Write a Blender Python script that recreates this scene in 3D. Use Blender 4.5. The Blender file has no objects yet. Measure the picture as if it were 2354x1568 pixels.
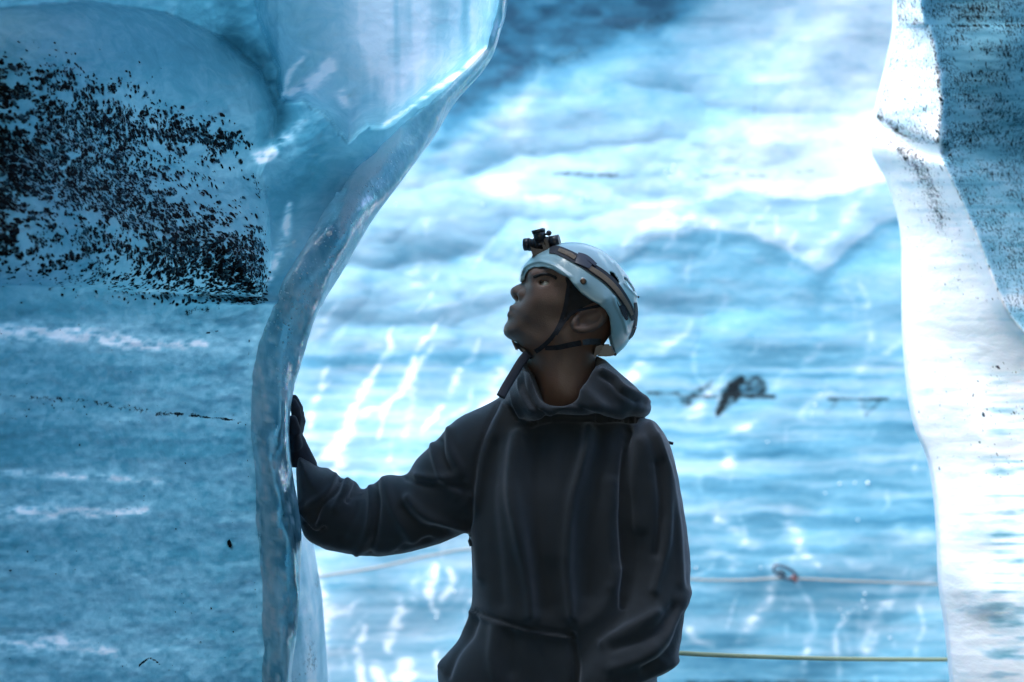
import bpy, math, random
import numpy as np
from mathutils import Vector
random.seed(7); RNG = np.random.default_rng(11)
C = bpy.context.scene.collection
sc = bpy.context.scene
# ---------------------------------------------------------------- camera, world, sun, exposure
LENS, SENS, DP, CAMZ = 85.0, 36.0, 4.6, 1.5
W0, H0 = 2354.0, 1568.0
cam = bpy.data.cameras.new('camera'); co = bpy.data.objects.new('camera', cam); C.objects.link(co)
co.location = (0, 0, CAMZ); co.rotation_euler = (math.radians(90), 0, 0)
cam.lens = LENS; cam.sensor_width = SENS; cam.clip_start = .1; cam.clip_end = 200
cam.dof.use_dof = True; cam.dof.focus_distance = DP - .06; cam.dof.aperture_fstop = 3.8
sc.camera = co
SUN_DIR = Vector((.62, .50, -1.0)).normalized()          # direction the light travels
wd = bpy.data.worlds.new('World'); sc.world = wd; wd.use_nodes = True
wn = wd.node_tree.nodes; bgd = wn['Background']
sky = wn.new('ShaderNodeTexSky'); sky.sky_type = 'NISHITA'; sky.sun_disc = False
elev = math.asin(-SUN_DIR.z)
sky.sun_elevation = elev; sky.ozone_density = .4; sky.dust_density = 1.5
sky.sun_rotation = math.atan2(-SUN_DIR.x, -SUN_DIR.y)
wd.node_tree.links.new(sky.outputs[0], bgd.inputs[0]); bgd.inputs[1].default_value = .15
sl = bpy.data.lights.new('sun', 'SUN'); so = bpy.data.objects.new('sun', sl); C.objects.link(so)
sl.energy = 2.3; sl.angle = math.radians(70); sl.color = (1, .985, .96)
so.rotation_euler = SUN_DIR.to_track_quat('-Z', 'Y').to_euler(); so.location = (-4, -4, 9)
sc.view_settings.view_transform = 'Standard'; sc.view_settings.look = 'None'
sc.view_settings.gamma = 1; sc.view_settings.use_curve_mapping = False
sc.view_settings.exposure = 2.12
sc.cycles.use_denoising = True
sc.cycles.max_bounces = 10; sc.cycles.diffuse_bounces = 4; sc.cycles.glossy_bounces = 4
sc.cycles.transmission_bounces = 8; sc.cycles.caustics_reflective = False; sc.cycles.caustics_refractive = False
sc.cycles.sample_clamp_indirect = 6

# ---------------------------------------------------------------- helpers
KX = SENS / LENS / W0
def P(px, py, Y):
    "a point that stands at distance Y on the sight line of a place in the photograph"
    px = np.asarray(px, float); py = np.asarray(py, float); Y = np.asarray(Y, float)
    return np.stack(np.broadcast_arrays((px - W0/2)*KX*Y, Y, CAMZ - (py - H0/2)*KX*Y), -1)
MPX = KX * DP                                            # metres per photo pixel at the person
def sstep(a, b, x):
    t = np.clip((x - a)/(b - a), 0, 1); return t*t*(3 - 2*t)
def hash2(ix, iy, s):
    h = (ix.astype(np.int64)*374761393 + iy.astype(np.int64)*668265263 + s*1442695041) & 0x7fffffff
    h = ((h ^ (h >> 13))*1274126177) & 0x7fffffff
    return ((h ^ (h >> 16)) & 0xffff)/65535.0
def vnoise(x, y, s=0):
    ix = np.floor(x); iy = np.floor(y); fx = x-ix; fy = y-iy
    fx = fx*fx*fx*(fx*(fx*6-15)+10); fy = fy*fy*fy*(fy*(fy*6-15)+10)
    a = hash2(ix, iy, s); b = hash2(ix+1, iy, s); c = hash2(ix, iy+1, s); d = hash2(ix+1, iy+1, s)
    return (a+(b-a)*fx)*(1-fy) + (c+(d-c)*fx)*fy
def fbm(x, y, s=0, o=4, g=.5):
    r = 0; a = 1; t = 0
    for k in range(o):
        r = r + a*(vnoise(x*2**k+17.3*k, y*2**k-9.1*k, s+k)-.5); t += a; a *= g
    return r/t*2                                          # about -1 .. 1
def seg_dist(x, y, pts, w=None):
    "distance to a polyline; w: widths per point, then the distance is divided by the local width"
    pts = np.asarray(pts, float); best = np.full(x.shape, 1e9)
    for i in range(len(pts)-1):
        a, b = pts[i], pts[i+1]; ab = b-a; L = ab@ab + 1e-12
        t = np.clip(((x-a[0])*ab[0] + (y-a[1])*ab[1])/L, 0, 1)
        d = np.hypot(x-a[0]-t*ab[0], y-a[1]-t*ab[1])
        if w is not None: d = d/(w[i]+(w[i+1]-w[i])*t)
        best = np.minimum(best, d)
    return best
def spline(pts, n=8):
    "Catmull-Rom through points of any dimension"
    p = np.asarray(pts, float); q = np.vstack([2*p[0]-p[1], p, 2*p[-1]-p[-2]]); out = []
    for i in range(1, len(q)-2):
        t = np.linspace(0, 1, n, endpoint=False)[:, None]
        a, b, c, d = q[i-1], q[i], q[i+1], q[i+2]
        out.append(.5*((2*b)+(c-a)*t+(2*a-5*b+4*c-d)*t*t+(3*b-a-3*c+d)*t**3))
    return np.vstack(out+[p[-1:]])
def stroke(F, x, y, pts, w, amp, mode='add'):
    "paint a soft line into field F"
    pts = np.asarray(pts, float); w = np.atleast_1d(np.asarray(w, float))
    if len(w) == 1: w = np.full(len(pts), w[0])
    sp = spline(np.column_stack([pts, w]), 6); m = sp[:, 2].max()*2.6
    sel = (x > sp[:, 0].min()-m) & (x < sp[:, 0].max()+m) & (y > sp[:, 1].min()-m) & (y < sp[:, 1].max()+m)
    if not sel.any(): return
    d = seg_dist(x[sel], y[sel], sp[:, :2], np.maximum(sp[:, 2], 1e-4)); v = amp*np.exp(-d*d)
    F[sel] = F[sel]+v if mode == 'add' else np.maximum(F[sel], v)
def poly_sd(x, y, poly):
    "signed distance to a polygon, positive inside"
    p = np.asarray(poly, float); n = len(p)
    d = seg_dist(x, y, np.vstack([p, p[:1]])); ins = np.zeros(x.shape, bool)
    for i in range(n):
        a, b = p[i], p[(i+1) % n]
        c = ((a[1] > y) != (b[1] > y)) & (x < (b[0]-a[0])*(y-a[1])/(b[1]-a[1]+1e-12)+a[0])
        ins ^= c
    return np.where(ins, d, -d)
def interp(t, pts):
    p = np.asarray(pts, float); sp = spline(p[:, ::-1] if False else p, 8)
    o = np.argsort(sp[:, 0], kind='stable'); return np.interp(t, sp[o, 0], sp[o, 1])

def finish(o, parent=None, mat=None):
    C.objects.link(o)
    if parent is not None: o.parent = parent
    if mat is not None: o.data.materials.append(mat)
    return o
def mesh_np(name, V, F, mat=None, parent=None, smooth=True, attrs=None):
    me = bpy.data.meshes.new(name); V = np.asarray(V, np.float32).reshape(-1, 3); F = np.asarray(F, np.int32)
    k = F.shape[1]; me.vertices.add(len(V)); me.vertices.foreach_set('co', V.ravel())
    me.loops.add(F.size); me.loops.foreach_set('vertex_index', F.ravel())
    me.polygons.add(len(F)); me.polygons.foreach_set('loop_start', np.arange(0, F.size, k, dtype=np.int32))
    me.polygons.foreach_set('loop_total', np.full(len(F), k, np.int32))
    me.polygons.foreach_set('use_smooth', np.full(len(F), smooth))
    me.update(calc_edges=True); me.validate()
    for an, av in (attrs or {}).items():
        at = me.attributes.new(an, 'FLOAT', 'POINT'); at.data.foreach_set('value', np.asarray(av, np.float32).ravel())
    return finish(bpy.data.objects.new(name, me), parent, mat)
def grid_faces(h, w, close=False):
    i = np.arange(h-1)[:, None]*w; j = np.arange(w-(0 if close else 1))[None, :]; j2 = (j+1) % w
    return np.stack([i+j, i+j2, i+w+j2, i+w+j], -1).reshape(-1, 4)
def grid_mesh(name, Pos, mat, parent=None, attrs=None, flip=False, close=False):
    h, w = Pos.shape[:2]; F = grid_faces(h, w, close)
    return mesh_np(name, Pos, F[:, ::-1] if flip else F, mat, parent, True, attrs)
def tag(o, label=None, cat=None, group=None, kind=None):
    if label: o['label'] = label
    if cat: o['category'] = cat
    if group: o['group'] = group
    if kind: o['kind'] = kind
    return o
def empty(name, loc, label, cat, group=None):
    o = bpy.data.objects.new(name, None); C.objects.link(o); o.location = loc; o.empty_display_size = .1
    return tag(o, label, cat, group)
def attach(o, parent):
    "parent that keeps the part where it was modelled in the world"
    o.parent = parent; o.matrix_parent_inverse = parent.matrix_basis.inverted(); return o
def tube(name, pts, r, mat, n=10, parent=None, flat=1.0, up=(0, 0, 1)):
    p = np.asarray(pts, float); m = len(p); r = np.broadcast_to(np.asarray(r, float), (m,))
    T = np.gradient(p, axis=0); T /= np.linalg.norm(T, axis=1)[:, None]+1e-12
    U = np.cross(T, np.asarray(up, float)); U /= np.linalg.norm(U, axis=1)[:, None]+1e-9
    N = np.cross(U, T); a = np.linspace(0, 2*np.pi, n, endpoint=False)
    ring = p[:, None]+r[:, None, None]*(np.cos(a)[None, :, None]*U[:, None]*flat+np.sin(a)[None, :, None]*N[:, None])
    V = np.vstack([ring.reshape(-1, 3), p[:1], p[-1:]]); F = grid_faces(m, n, True).tolist()
    me = bpy.data.meshes.new(name)
    for k in range(n):
        F.append([n*m, (k+1) % n, k]); F.append([n*m+1, (m-1)*n+k, (m-1)*n+(k+1) % n])
    me.from_pydata(V.tolist(), [], F); me.polygons.foreach_set('use_smooth', [True]*len(F)); me.update()
    return finish(bpy.data.objects.new(name, me), parent, mat)

# surface nets: turns a sampled field (negative inside) into a mesh
def surface_nets(f, org, h):
    s = f < 0; nx, ny, nz = f.shape
    cnt = np.zeros((nx-1, ny-1, nz-1), np.int16); acc = np.zeros((nx-1, ny-1, nz-1, 3), np.float32)
    sh = (slice(0, -1), slice(1, None))
    for ax in range(3):
        o = [a for a in range(3) if a != ax]
        for b in (0, 1):
            for c in (0, 1):
                A = [None]*3; B = [None]*3
                A[ax] = sh[0]; B[ax] = sh[1]; A[o[0]] = B[o[0]] = sh[b]; A[o[1]] = B[o[1]] = sh[c]
                fa = f[tuple(A)]; fb = f[tuple(B)]; m = s[tuple(A)] != s[tuple(B)]
                t = fa[m]/(fa[m]-fb[m]); idx = np.nonzero(m)
                cnt[idx] += 1; v = np.zeros((len(t), 3), np.float32); v[:, ax] = t; v[:, o[0]] = b; v[:, o[1]] = c
                acc[idx] += v
    cell = cnt > 0; ids = np.full(cell.shape, -1, np.int64); I = np.argwhere(cell); ids[cell] = np.arange(len(I))
    V = (I+acc[cell]/cnt[cell][:, None])*h+np.asarray(org)
    Q = []
    for ax in range(3):
        o = [(ax+1) % 3, (ax+2) % 3]
        A = [slice(None)]*3; B = [slice(None)]*3; A[ax] = slice(0, -1); B[ax] = slice(1, None)
        m = s[tuple(A)] != s[tuple(B)]; E = np.argwhere(m)
        E = E[(E[:, o[0]] > 0) & (E[:, o[1]] > 0) & (E[:, o[0]] < f.shape[o[0]]-1) & (E[:, o[1]] < f.shape[o[1]]-1)]
        ins = s[tuple(E.T)]; q = []
        for d0, d1 in ((1, 1), (0, 1), (0, 0), (1, 0)):
            e = E.copy(); e[:, o[0]] -= d0; e[:, o[1]] -= d1; q.append(ids[tuple(e.T)])
        q = np.stack(q, 1); q[~ins] = q[~ins][:, ::-1]; Q.append(q)
    return V, np.vstack(Q)
class Field:
    "solid modelling by distance field on a box"
    def __init__(s, lo, hi, h):
        s.lo = np.asarray(lo, float); s.h = h; n = np.ceil((np.asarray(hi)-s.lo)/h).astype(int)+1
        s.x, s.y, s.z = [(s.lo[k]+h*np.arange(n[k])).astype(np.float32) for k in range(3)]
        s.X2, s.Z2 = np.meshgrid(s.x, s.z, indexing='ij')
        s.f = np.full(tuple(n), 1.0, np.float32)
    def box(s, lo, hi):
        sl_ = []
        for k, a in enumerate((s.x, s.y, s.z)):
            i0, i1 = np.searchsorted(a, (lo[k], hi[k])); sl_.append(slice(max(i0-1, 0), min(i1+1, len(a))))
        sl_ = tuple(sl_)
        return sl_, s.x[sl_[0]][:, None, None], s.y[sl_[1]][None, :, None], s.z[sl_[2]][None, None, :]
    def put(s, sl_, d, k=.01, mode='add'):
        g = s.f[sl_]
        if mode == 'sub': g, d = -g, d
        if k > 0:
            h_ = np.clip(.5+.5*(g-d)/k, 0, 1); r = g*(1-h_)+d*h_-k*h_*(1-h_)
        else: r = np.minimum(g, d)
        s.f[sl_] = -r if mode == 'sub' else r
    def inflate(s, poly, yc, W, R, k=.015, Wb=None):
        "a closed outline in the x-z plane blown up to half-thickness W (number or map)"
        d = poly_sd(s.X2, s.Z2, poly); m = np.minimum(d/R, 1)
        if callable(yc): yc = yc(s.X2, s.Z2)
        yc = np.broadcast_to(yc, m.shape)[:, None, :]; Wm = np.broadcast_to(W, m.shape)[:, None, :]
        y = s.y[None, :, None]; Ws = Wm if Wb is None else np.where(y < yc, Wm, np.broadcast_to(Wb, m.shape)[:, None, :])
        q = np.sqrt(((y-yc)/Ws)**2+((1-m)**2)[:, None, :])-1
        s.put((slice(None),)*3, (q*np.minimum(Ws, R)).astype(np.float32), k)
    def ell(s, c, r, k=.01, mode='add', rot=None):
        m = max(r)+k*2+s.h*2; sl_, x, y, z = s.box([c[i]-m for i in range(3)], [c[i]+m for i in range(3)])
        dx, dy, dz = x-c[0], y-c[1], z-c[2]
        if rot is not None:                               # rotation in the x-z plane
            ca, sa = math.cos(rot), math.sin(rot); dx, dz = dx*ca+dz*sa, -dx*sa+dz*ca
        q = np.sqrt((dx/r[0])**2+(dy/r[1])**2+(dz/r[2])**2)-1
        s.put(sl_, q*min(r), k, mode)
    def cap(s, a, b, ra, rb, k=.01, mode='add'):
        a = np.asarray(a, float); b = np.asarray(b, float); m = max(ra, rb)+2*k+2*s.h
        sl_, x, y, z = s.box(np.minimum(a, b)-m, np.maximum(a, b)+m)
        ab = b-a; t = np.clip(((x-a[0])*ab[0]+(y-a[1])*ab[1]+(z-a[2])*ab[2])/(ab@ab), 0, 1)
        d = np.sqrt((x-a[0]-t*ab[0])**2+(y-a[1]-t*ab[1])**2+(z-a[2]-t*ab[2])**2)-(ra+(rb-ra)*t)
        s.put(sl_, d, k, mode)
    def mesh(s, name, mat, parent=None, relax=1):
        V, F = surface_nets(s.f, s.lo, s.h)
        return V, F

# ---------------------------------------------------------------- materials
class NT:
    def __init__(s, name):
        s.m = bpy.data.materials.new(name); s.m.use_nodes = True; s.t = s.m.node_tree; s.n = s.t.nodes
        s.b = s.n['Principled BSDF']
    def new(s, kind, **kw):
        nd = s.n.new('ShaderNode'+kind)
        for k, v in kw.items(): setattr(nd, k, v)
        return nd
    def ln(s, a, b): s.t.links.new(a, b)
    def setin(s, nd, **kw):
        for k, v in kw.items():
            i = nd.inputs[k.replace('_', ' ')]
            if hasattr(v, 'links') or isinstance(v, bpy.types.NodeSocket): s.ln(v, i)
            else: i.default_value = v
        return nd
    def math(s, op, a, b=0.0, clamp=False):
        nd = s.new('Math', operation=op, use_clamp=clamp)
        for i, v in enumerate((a, b)):
            if isinstance(v, bpy.types.NodeSocket): s.ln(v, nd.inputs[i])
            else: nd.inputs[i].default_value = v
        return nd.outputs[0]
    def noise(s, scale=(1, 1, 1), sc_=5, detail=4, rough=.55, dist=0.0, coord='Object'):
        tc = s.new('TexCoord'); mp = s.new('Mapping'); mp.inputs['Scale'].default_value = scale
        s.ln(tc.outputs[coord], mp.inputs[0]); nz = s.new('TexNoise')
        s.setin(nz, Scale=sc_, Detail=detail, Roughness=rough, Distortion=dist); s.ln(mp.outputs[0], nz.inputs['Vector'])
        return nz.outputs['Fac']
    def ramp(s, fac, stops, interp_='LINEAR'):
        r = s.new('ValToRGB'); r.color_ramp.interpolation = interp_; e = r.color_ramp.elements
        while len(e) < len(stops): e.new(.5)
        for el, (p, c) in zip(e, stops): el.position = p; el.color = (*c, 1) if len(c) == 3 else c
        s.ln(fac, r.inputs[0]); return r.outputs[0]
    def attr(s, name): a = s.new('Attribute'); a.attribute_name = name; return a.outputs['Fac']
    def mix(s, fac, a, b):
        m = s.new('Mix', data_type='RGBA')
        for i, v in ((0, fac), (6, a), (7, b)):
            if isinstance(v, bpy.types.NodeSocket): s.ln(v, m.inputs[i])
            else: m.inputs[i].default_value = (*v, 1) if isinstance(v, tuple) and len(v) == 3 else v
        return m.outputs[2]
    def bump(s, hs, dist, strength=1.0, prev=None):
        b = s.new('Bump'); b.inputs['Strength'].default_value = strength; b.inputs['Distance'].default_value = dist
        s.ln(hs, b.inputs['Height'])
        if prev is not None: s.ln(prev, b.inputs['Normal'])
        return b.outputs[0]
ICE = [(0, (.02, .08, .11)), (.22, (.06, .22, .29)), (.45, (.19, .43, .52)), (.7, (.45, .66, .73)), (1, (.90, .92, .93))]
def ice_mat(name, strata=(.5, .5, 7), amp=.28, fine=.16, rough=.22, bumpd=.006, dirt=(0.006, .011, .015), sss=.25, bscale=14, bstr=(1, 1, 2.2), dslope=7.0, trans=0.0, ramp=None):
    n = NT(name); w = n.attr('white')
    s1 = n.noise(strata, 2.6, 6, .6, .5); s1 = n.math('ADD', .5, n.math('MULTIPLY', n.math('SUBTRACT', s1, .5), n.attr('strata'))) if ramp else s1; s2 = n.noise((1, 1, 1.25) if trans > 0 else (1, 1, 2.4), 21, 5, .62, .8)
    f = n.math('ADD', w, n.math('MULTIPLY', n.math('SUBTRACT', s1, .5), amp*2))
    f = n.math('ADD', f, n.math('MULTIPLY', n.math('SUBTRACT', s2, .5), fine*2), True)
    col = n.ramp(f, ramp or ICE)
    d = n.attr('dirt'); dn = n.noise((1, 1, 1.6), 60, 4, .7)
    dm = n.math('SUBTRACT', n.math('ADD', d, dn), 1.0) if dslope > 3.5 else n.math('SUBTRACT', n.math('ADD', d, n.math('MULTIPLY', dn, .6)), .62)
    dm = n.math('MULTIPLY', n.math('ADD', dm, .06), dslope, True)
    n.setin(n.b, Base_Color=n.mix(dm, col, dirt), Roughness=n.math('ADD', n.math('MULTIPLY', f, .28), rough), IOR=1.31)
    n.b.inputs['Subsurface Weight'].default_value = sss; n.b.inputs['Subsurface Radius'].default_value = (.25, .7, 1.0)
    n.b.inputs['Subsurface Scale'].default_value = .05
    b = n.bump(n.noise(bstr, bscale, 5, .55, .3), bumpd*4)
    b = n.bump(n.noise((1, 1, 1.3), bscale*6, 4, .6), bumpd*.5, 1, b)
    n.ln(b, n.b.inputs['Normal'])
    if trans > 0:                                         # daylight from behind soaks through the ice
        tr = n.new('BsdfTranslucent'); n.ln(n.mix(dm, n.ramp(f, [(0, (.02, .14, .21)), (.45, (.10, .40, .52)), (.7, (.36, .72, .82)), (1, (.95, .98, 1.0))]), dirt), tr.inputs['Color']); n.ln(b, tr.inputs['Normal'])
        ms = n.new('MixShader'); n.ln(n.math('ADD', n.math('MULTIPLY', f, .45), trans-.2), ms.inputs[0]); n.ln(n.b.outputs[0], ms.inputs[1]); n.ln(tr.outputs[0], ms.inputs[2])
        n.ln(ms.outputs[0], n.n['Material Output'].inputs['Surface'])
    return n.m
def plain(name, col, rough=.5, metal=0, noise=.0, nscale=60, bump=0, coat=0):
    n = NT(name); n.b.inputs['Metallic'].default_value = metal; n.b.inputs['Roughness'].default_value = rough
    nz = n.noise((1, 1, 1), nscale, 4, .6)
    if noise: n.ln(n.mix(nz, tuple(c*(1-noise) for c in col), tuple(min(1, c*(1+noise)) for c in col)), n.b.inputs['Base Color'])
    else: n.b.inputs['Base Color'].default_value = (*col, 1)
    if bump: n.ln(n.bump(nz, bump), n.b.inputs['Normal'])
    if coat: n.b.inputs['Coat Weight'].default_value = coat; n.b.inputs['Coat Roughness'].default_value = .12
    return n.m
M_BACK = ice_mat('layered_glacier_ice', strata=(.35, .35, 5.5), amp=.11, fine=.10, rough=.16, bumpd=.0003, bscale=8, bstr=(1, 1, 2.6), dslope=2.2, ramp=[(0, (.03, .09, .15)), (.22, (.055, .20, .31)), (.45, (.135, .33, .45)), (.7, (.33, .49, .60)), (1, (.78, .82, .87))])
M_NEAR = ice_mat('near_glacier_ice', strata=(.6, .6, 2.0), amp=.12, fine=.17, rough=.06, bumpd=.0012, bscale=12, bstr=(1, 1, 1.5), trans=.45)
M_RIGHT = ice_mat('pale_glacier_ice', strata=(.8, .8, 12), amp=.18, fine=.14, rough=.25, bumpd=.0005, bscale=20, bstr=(1, 1, 2.5), ramp=[(0, (.02, .08, .11)), (.22, (.06, .22, .29)), (.45, (.19, .43, .52)), (.7, (.50, .70, .78)), (.92, (.93, .95, .96))])
M_GRIT = ice_mat('ash_covered_ice', amp=.1, dslope=4)
def ash_mat():
    n = NT('volcanic_ash'); n.ln(n.mix(n.attr('deep'), (.006, .008, .010), (.05, .20, .28)), n.b.inputs['Base Color']); n.b.inputs['Roughness'].default_value = .8; n.b.inputs['Specular IOR Level'].default_value = .12; return n.m
M_ASH = ash_mat()
def clear_ice():
    n = NT('clear_wet_ice'); b = n.b
    w = n.attr('white'); f = n.noise((1, 1, .35), 22, 5, .62, .6)
    f = n.math('ADD', w, n.math('MULTIPLY', n.math('SUBTRACT', f, .5), .9), True)
    vo = n.new('TexVoronoi'); tc = n.new('TexCoord'); n.ln(tc.outputs['Object'], vo.inputs['Vector']); vo.inputs['Scale'].default_value = 130
    bub = n.math('MULTIPLY', n.math('SUBTRACT', .26, vo.outputs['Distance']), 12, True); bub = n.math('MULTIPLY', bub, n.attr('bubbles'), True)
    f = n.math('ADD', f, bub, True)
    col = n.ramp(f, [(0, (.09, .34, .44)), (.35, (.24, .56, .68)), (.65, (.55, .82, .90)), (1, (.92, .96, .99))])
    n.setin(b, Base_Color=col, Roughness=.04, IOR=1.31)
    n.ln(n.math('SUBTRACT', 1.0, f, True), b.inputs['Transmission Weight'])
    h = n.noise((1, 1, .7), 16, 3, .5, .4); h2 = n.noise((1, 1, .5), 120, 3, .6)
    nb = n.bump(bub, .002, 1, n.bump(h2, .0012, 1, n.bump(h, .004))); n.ln(nb, b.inputs['Normal'])
    tr = n.new('BsdfTranslucent'); n.ln(col, tr.inputs['Color']); n.ln(nb, tr.inputs['Normal'])
    ms = n.new('MixShader'); n.ln(n.math('ADD', n.math('MULTIPLY', f, .6), .05), ms.inputs[0]); n.ln(b.outputs[0], ms.inputs[1]); n.ln(tr.outputs[0], ms.inputs[2]); n.ln(ms.outputs[0], n.n['Material Output'].inputs['Surface'])
    return n.m
M_CLEAR = clear_ice()

# ---------------------------------------------------------------- the cave
cave_bits = []
# far wall: a sheet of layered ice across the far chamber
BY = 8.6
SHELF = [(300, 640), (900, 640), (1250, 640), (1430, 592), (1500, 552), (1600, 530), (1700, 531), (1780, 560), (1850, 600), (1890, 616), (1950, 572), (2000, 532), (2060, 500), (2300, 420), (2900, 300)]
SHELF2 = [(300, 480), (900, 470), (1200, 430), (1400, 470), (1560, 470), (1640, 458), (1700, 440), (1760, 447), (1860, 458), (2050, 412), (2300, 360), (2900, 250)]
def worley(x, y, s=0):
    ix = np.floor(x); iy = np.floor(y); best = np.full(np.shape(x), 9.0)
    for a in (-1, 0, 1):
        for b in (-1, 0, 1):
            cx = ix+a+.15+.7*hash2(ix+a, iy+b, s); cy = iy+b+.15+.7*hash2(ix+a, iy+b, s+7); best = np.minimum(best, (x-cx)**2+(y-cy)**2)
    return best
def scallop(x, y):
    wx = x+34*fbm(x/140, y/110, 301, 3); wy = y+22*fbm(x/110, y/90, 302, 3)
    return np.clip(worley(wx/270, wy/120, 5), 0, .9)*.82+np.clip(worley(wx/95, wy/50, 8), 0, .9)*.18
def back_depth(x, y):
    Y = BY+.07*fbm(x/520, y/420, 5, 3)+.010*fbm(x/260, y/110, 15, 3)
    Y = Y+.0016*fbm(x/420, y/26, 25, 3)+.0010*fbm(x/60, y/24, 35, 3)
    s1 = np.interp(x, *np.array(spline(SHELF, 8)).T); s2 = np.interp(x, *np.array(spline(SHELF2, 8)).T)
    Y = Y-.02*sstep(40, -40, y-s1)*sstep(1250, 1500, x)
    Y = Y+.042*(scallop(x, y)-.3)*sstep(900, 740, y)*sstep(60, 300, y)*sstep(2100, 1500, x)
    Y = Y-.35*sstep(300, -500, y)                       # leans over towards the roof
    return Y
xs = np.arange(250, 2950, 4.5); ys = np.arange(-1500, 1860, 4.5)
gx, gy = np.meshgrid(xs, ys); Yb = back_depth(gx, gy); Wb = np.full(gx.shape, .56); Db = np.zeros(gx.shape)
# lower blue wall / paler left / near-white upper right
s1 = np.interp(gx, *np.array(spline(SHELF, 8)).T); s2 = np.interp(gx, *np.array(spline(SHELF2, 8)).T)
Wb += .05*fbm(gx/300, gy/220, 41, 4)
vein_glint = np.zeros(gx.shape); gx0, gy0 = gx, gy; Wb += .03*sstep(1350, 1150, gx)*sstep(640, 800, gy)
gx = gx0+16*fbm(gx0/60, gy0/45, 201, 3); gy = gy0+9*fbm(gx0/70, gy0/40, 202, 3)
Wb += -.10*sstep(1300, 1700, gx)*sstep(-6, 14, gy-s1)-.10*sstep(1400, 1500, gx)*np.exp(-np.clip(gy-s1, 0, None)/60)*(gy > s1)*sstep(0, 12, gy-s1)
Wb += .10*sstep(1400, 1500, gx)*np.exp(-np.clip(s1-gy, 0, None)/30)*(gy < s1)+.08*sstep(1250, 1500, gx)*np.exp(-np.clip(s2-gy, 0, None)/30)*(gy < s2)-.07*sstep(1250, 1500, gx)*np.exp(-np.clip(gy-s2, 0, None)/40)*(gy > s2)
# 
Wb += .10*sstep(10, -10, gy-s1)*sstep(10, -10, s2-gy)*sstep(1300, 1500, gx)*0.5
up = sstep(10, -16, gy-s2)
Wb += up*(-.09+.30*sstep(1500, 2080, gx+.25*(400-gy))+.14*sstep(200, 380, gy)*sstep(1150, 1300, gx))
# dark clear ice at the top
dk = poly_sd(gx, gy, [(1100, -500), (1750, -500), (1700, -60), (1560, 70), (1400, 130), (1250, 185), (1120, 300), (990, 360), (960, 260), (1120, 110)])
dk = dk+30*fbm(gx/90, gy/60, 71, 4); Wb -= .40*sstep(-45, 50, dk)*(1+.55*fbm(gx/45, gy/28, 61, 4))
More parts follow.
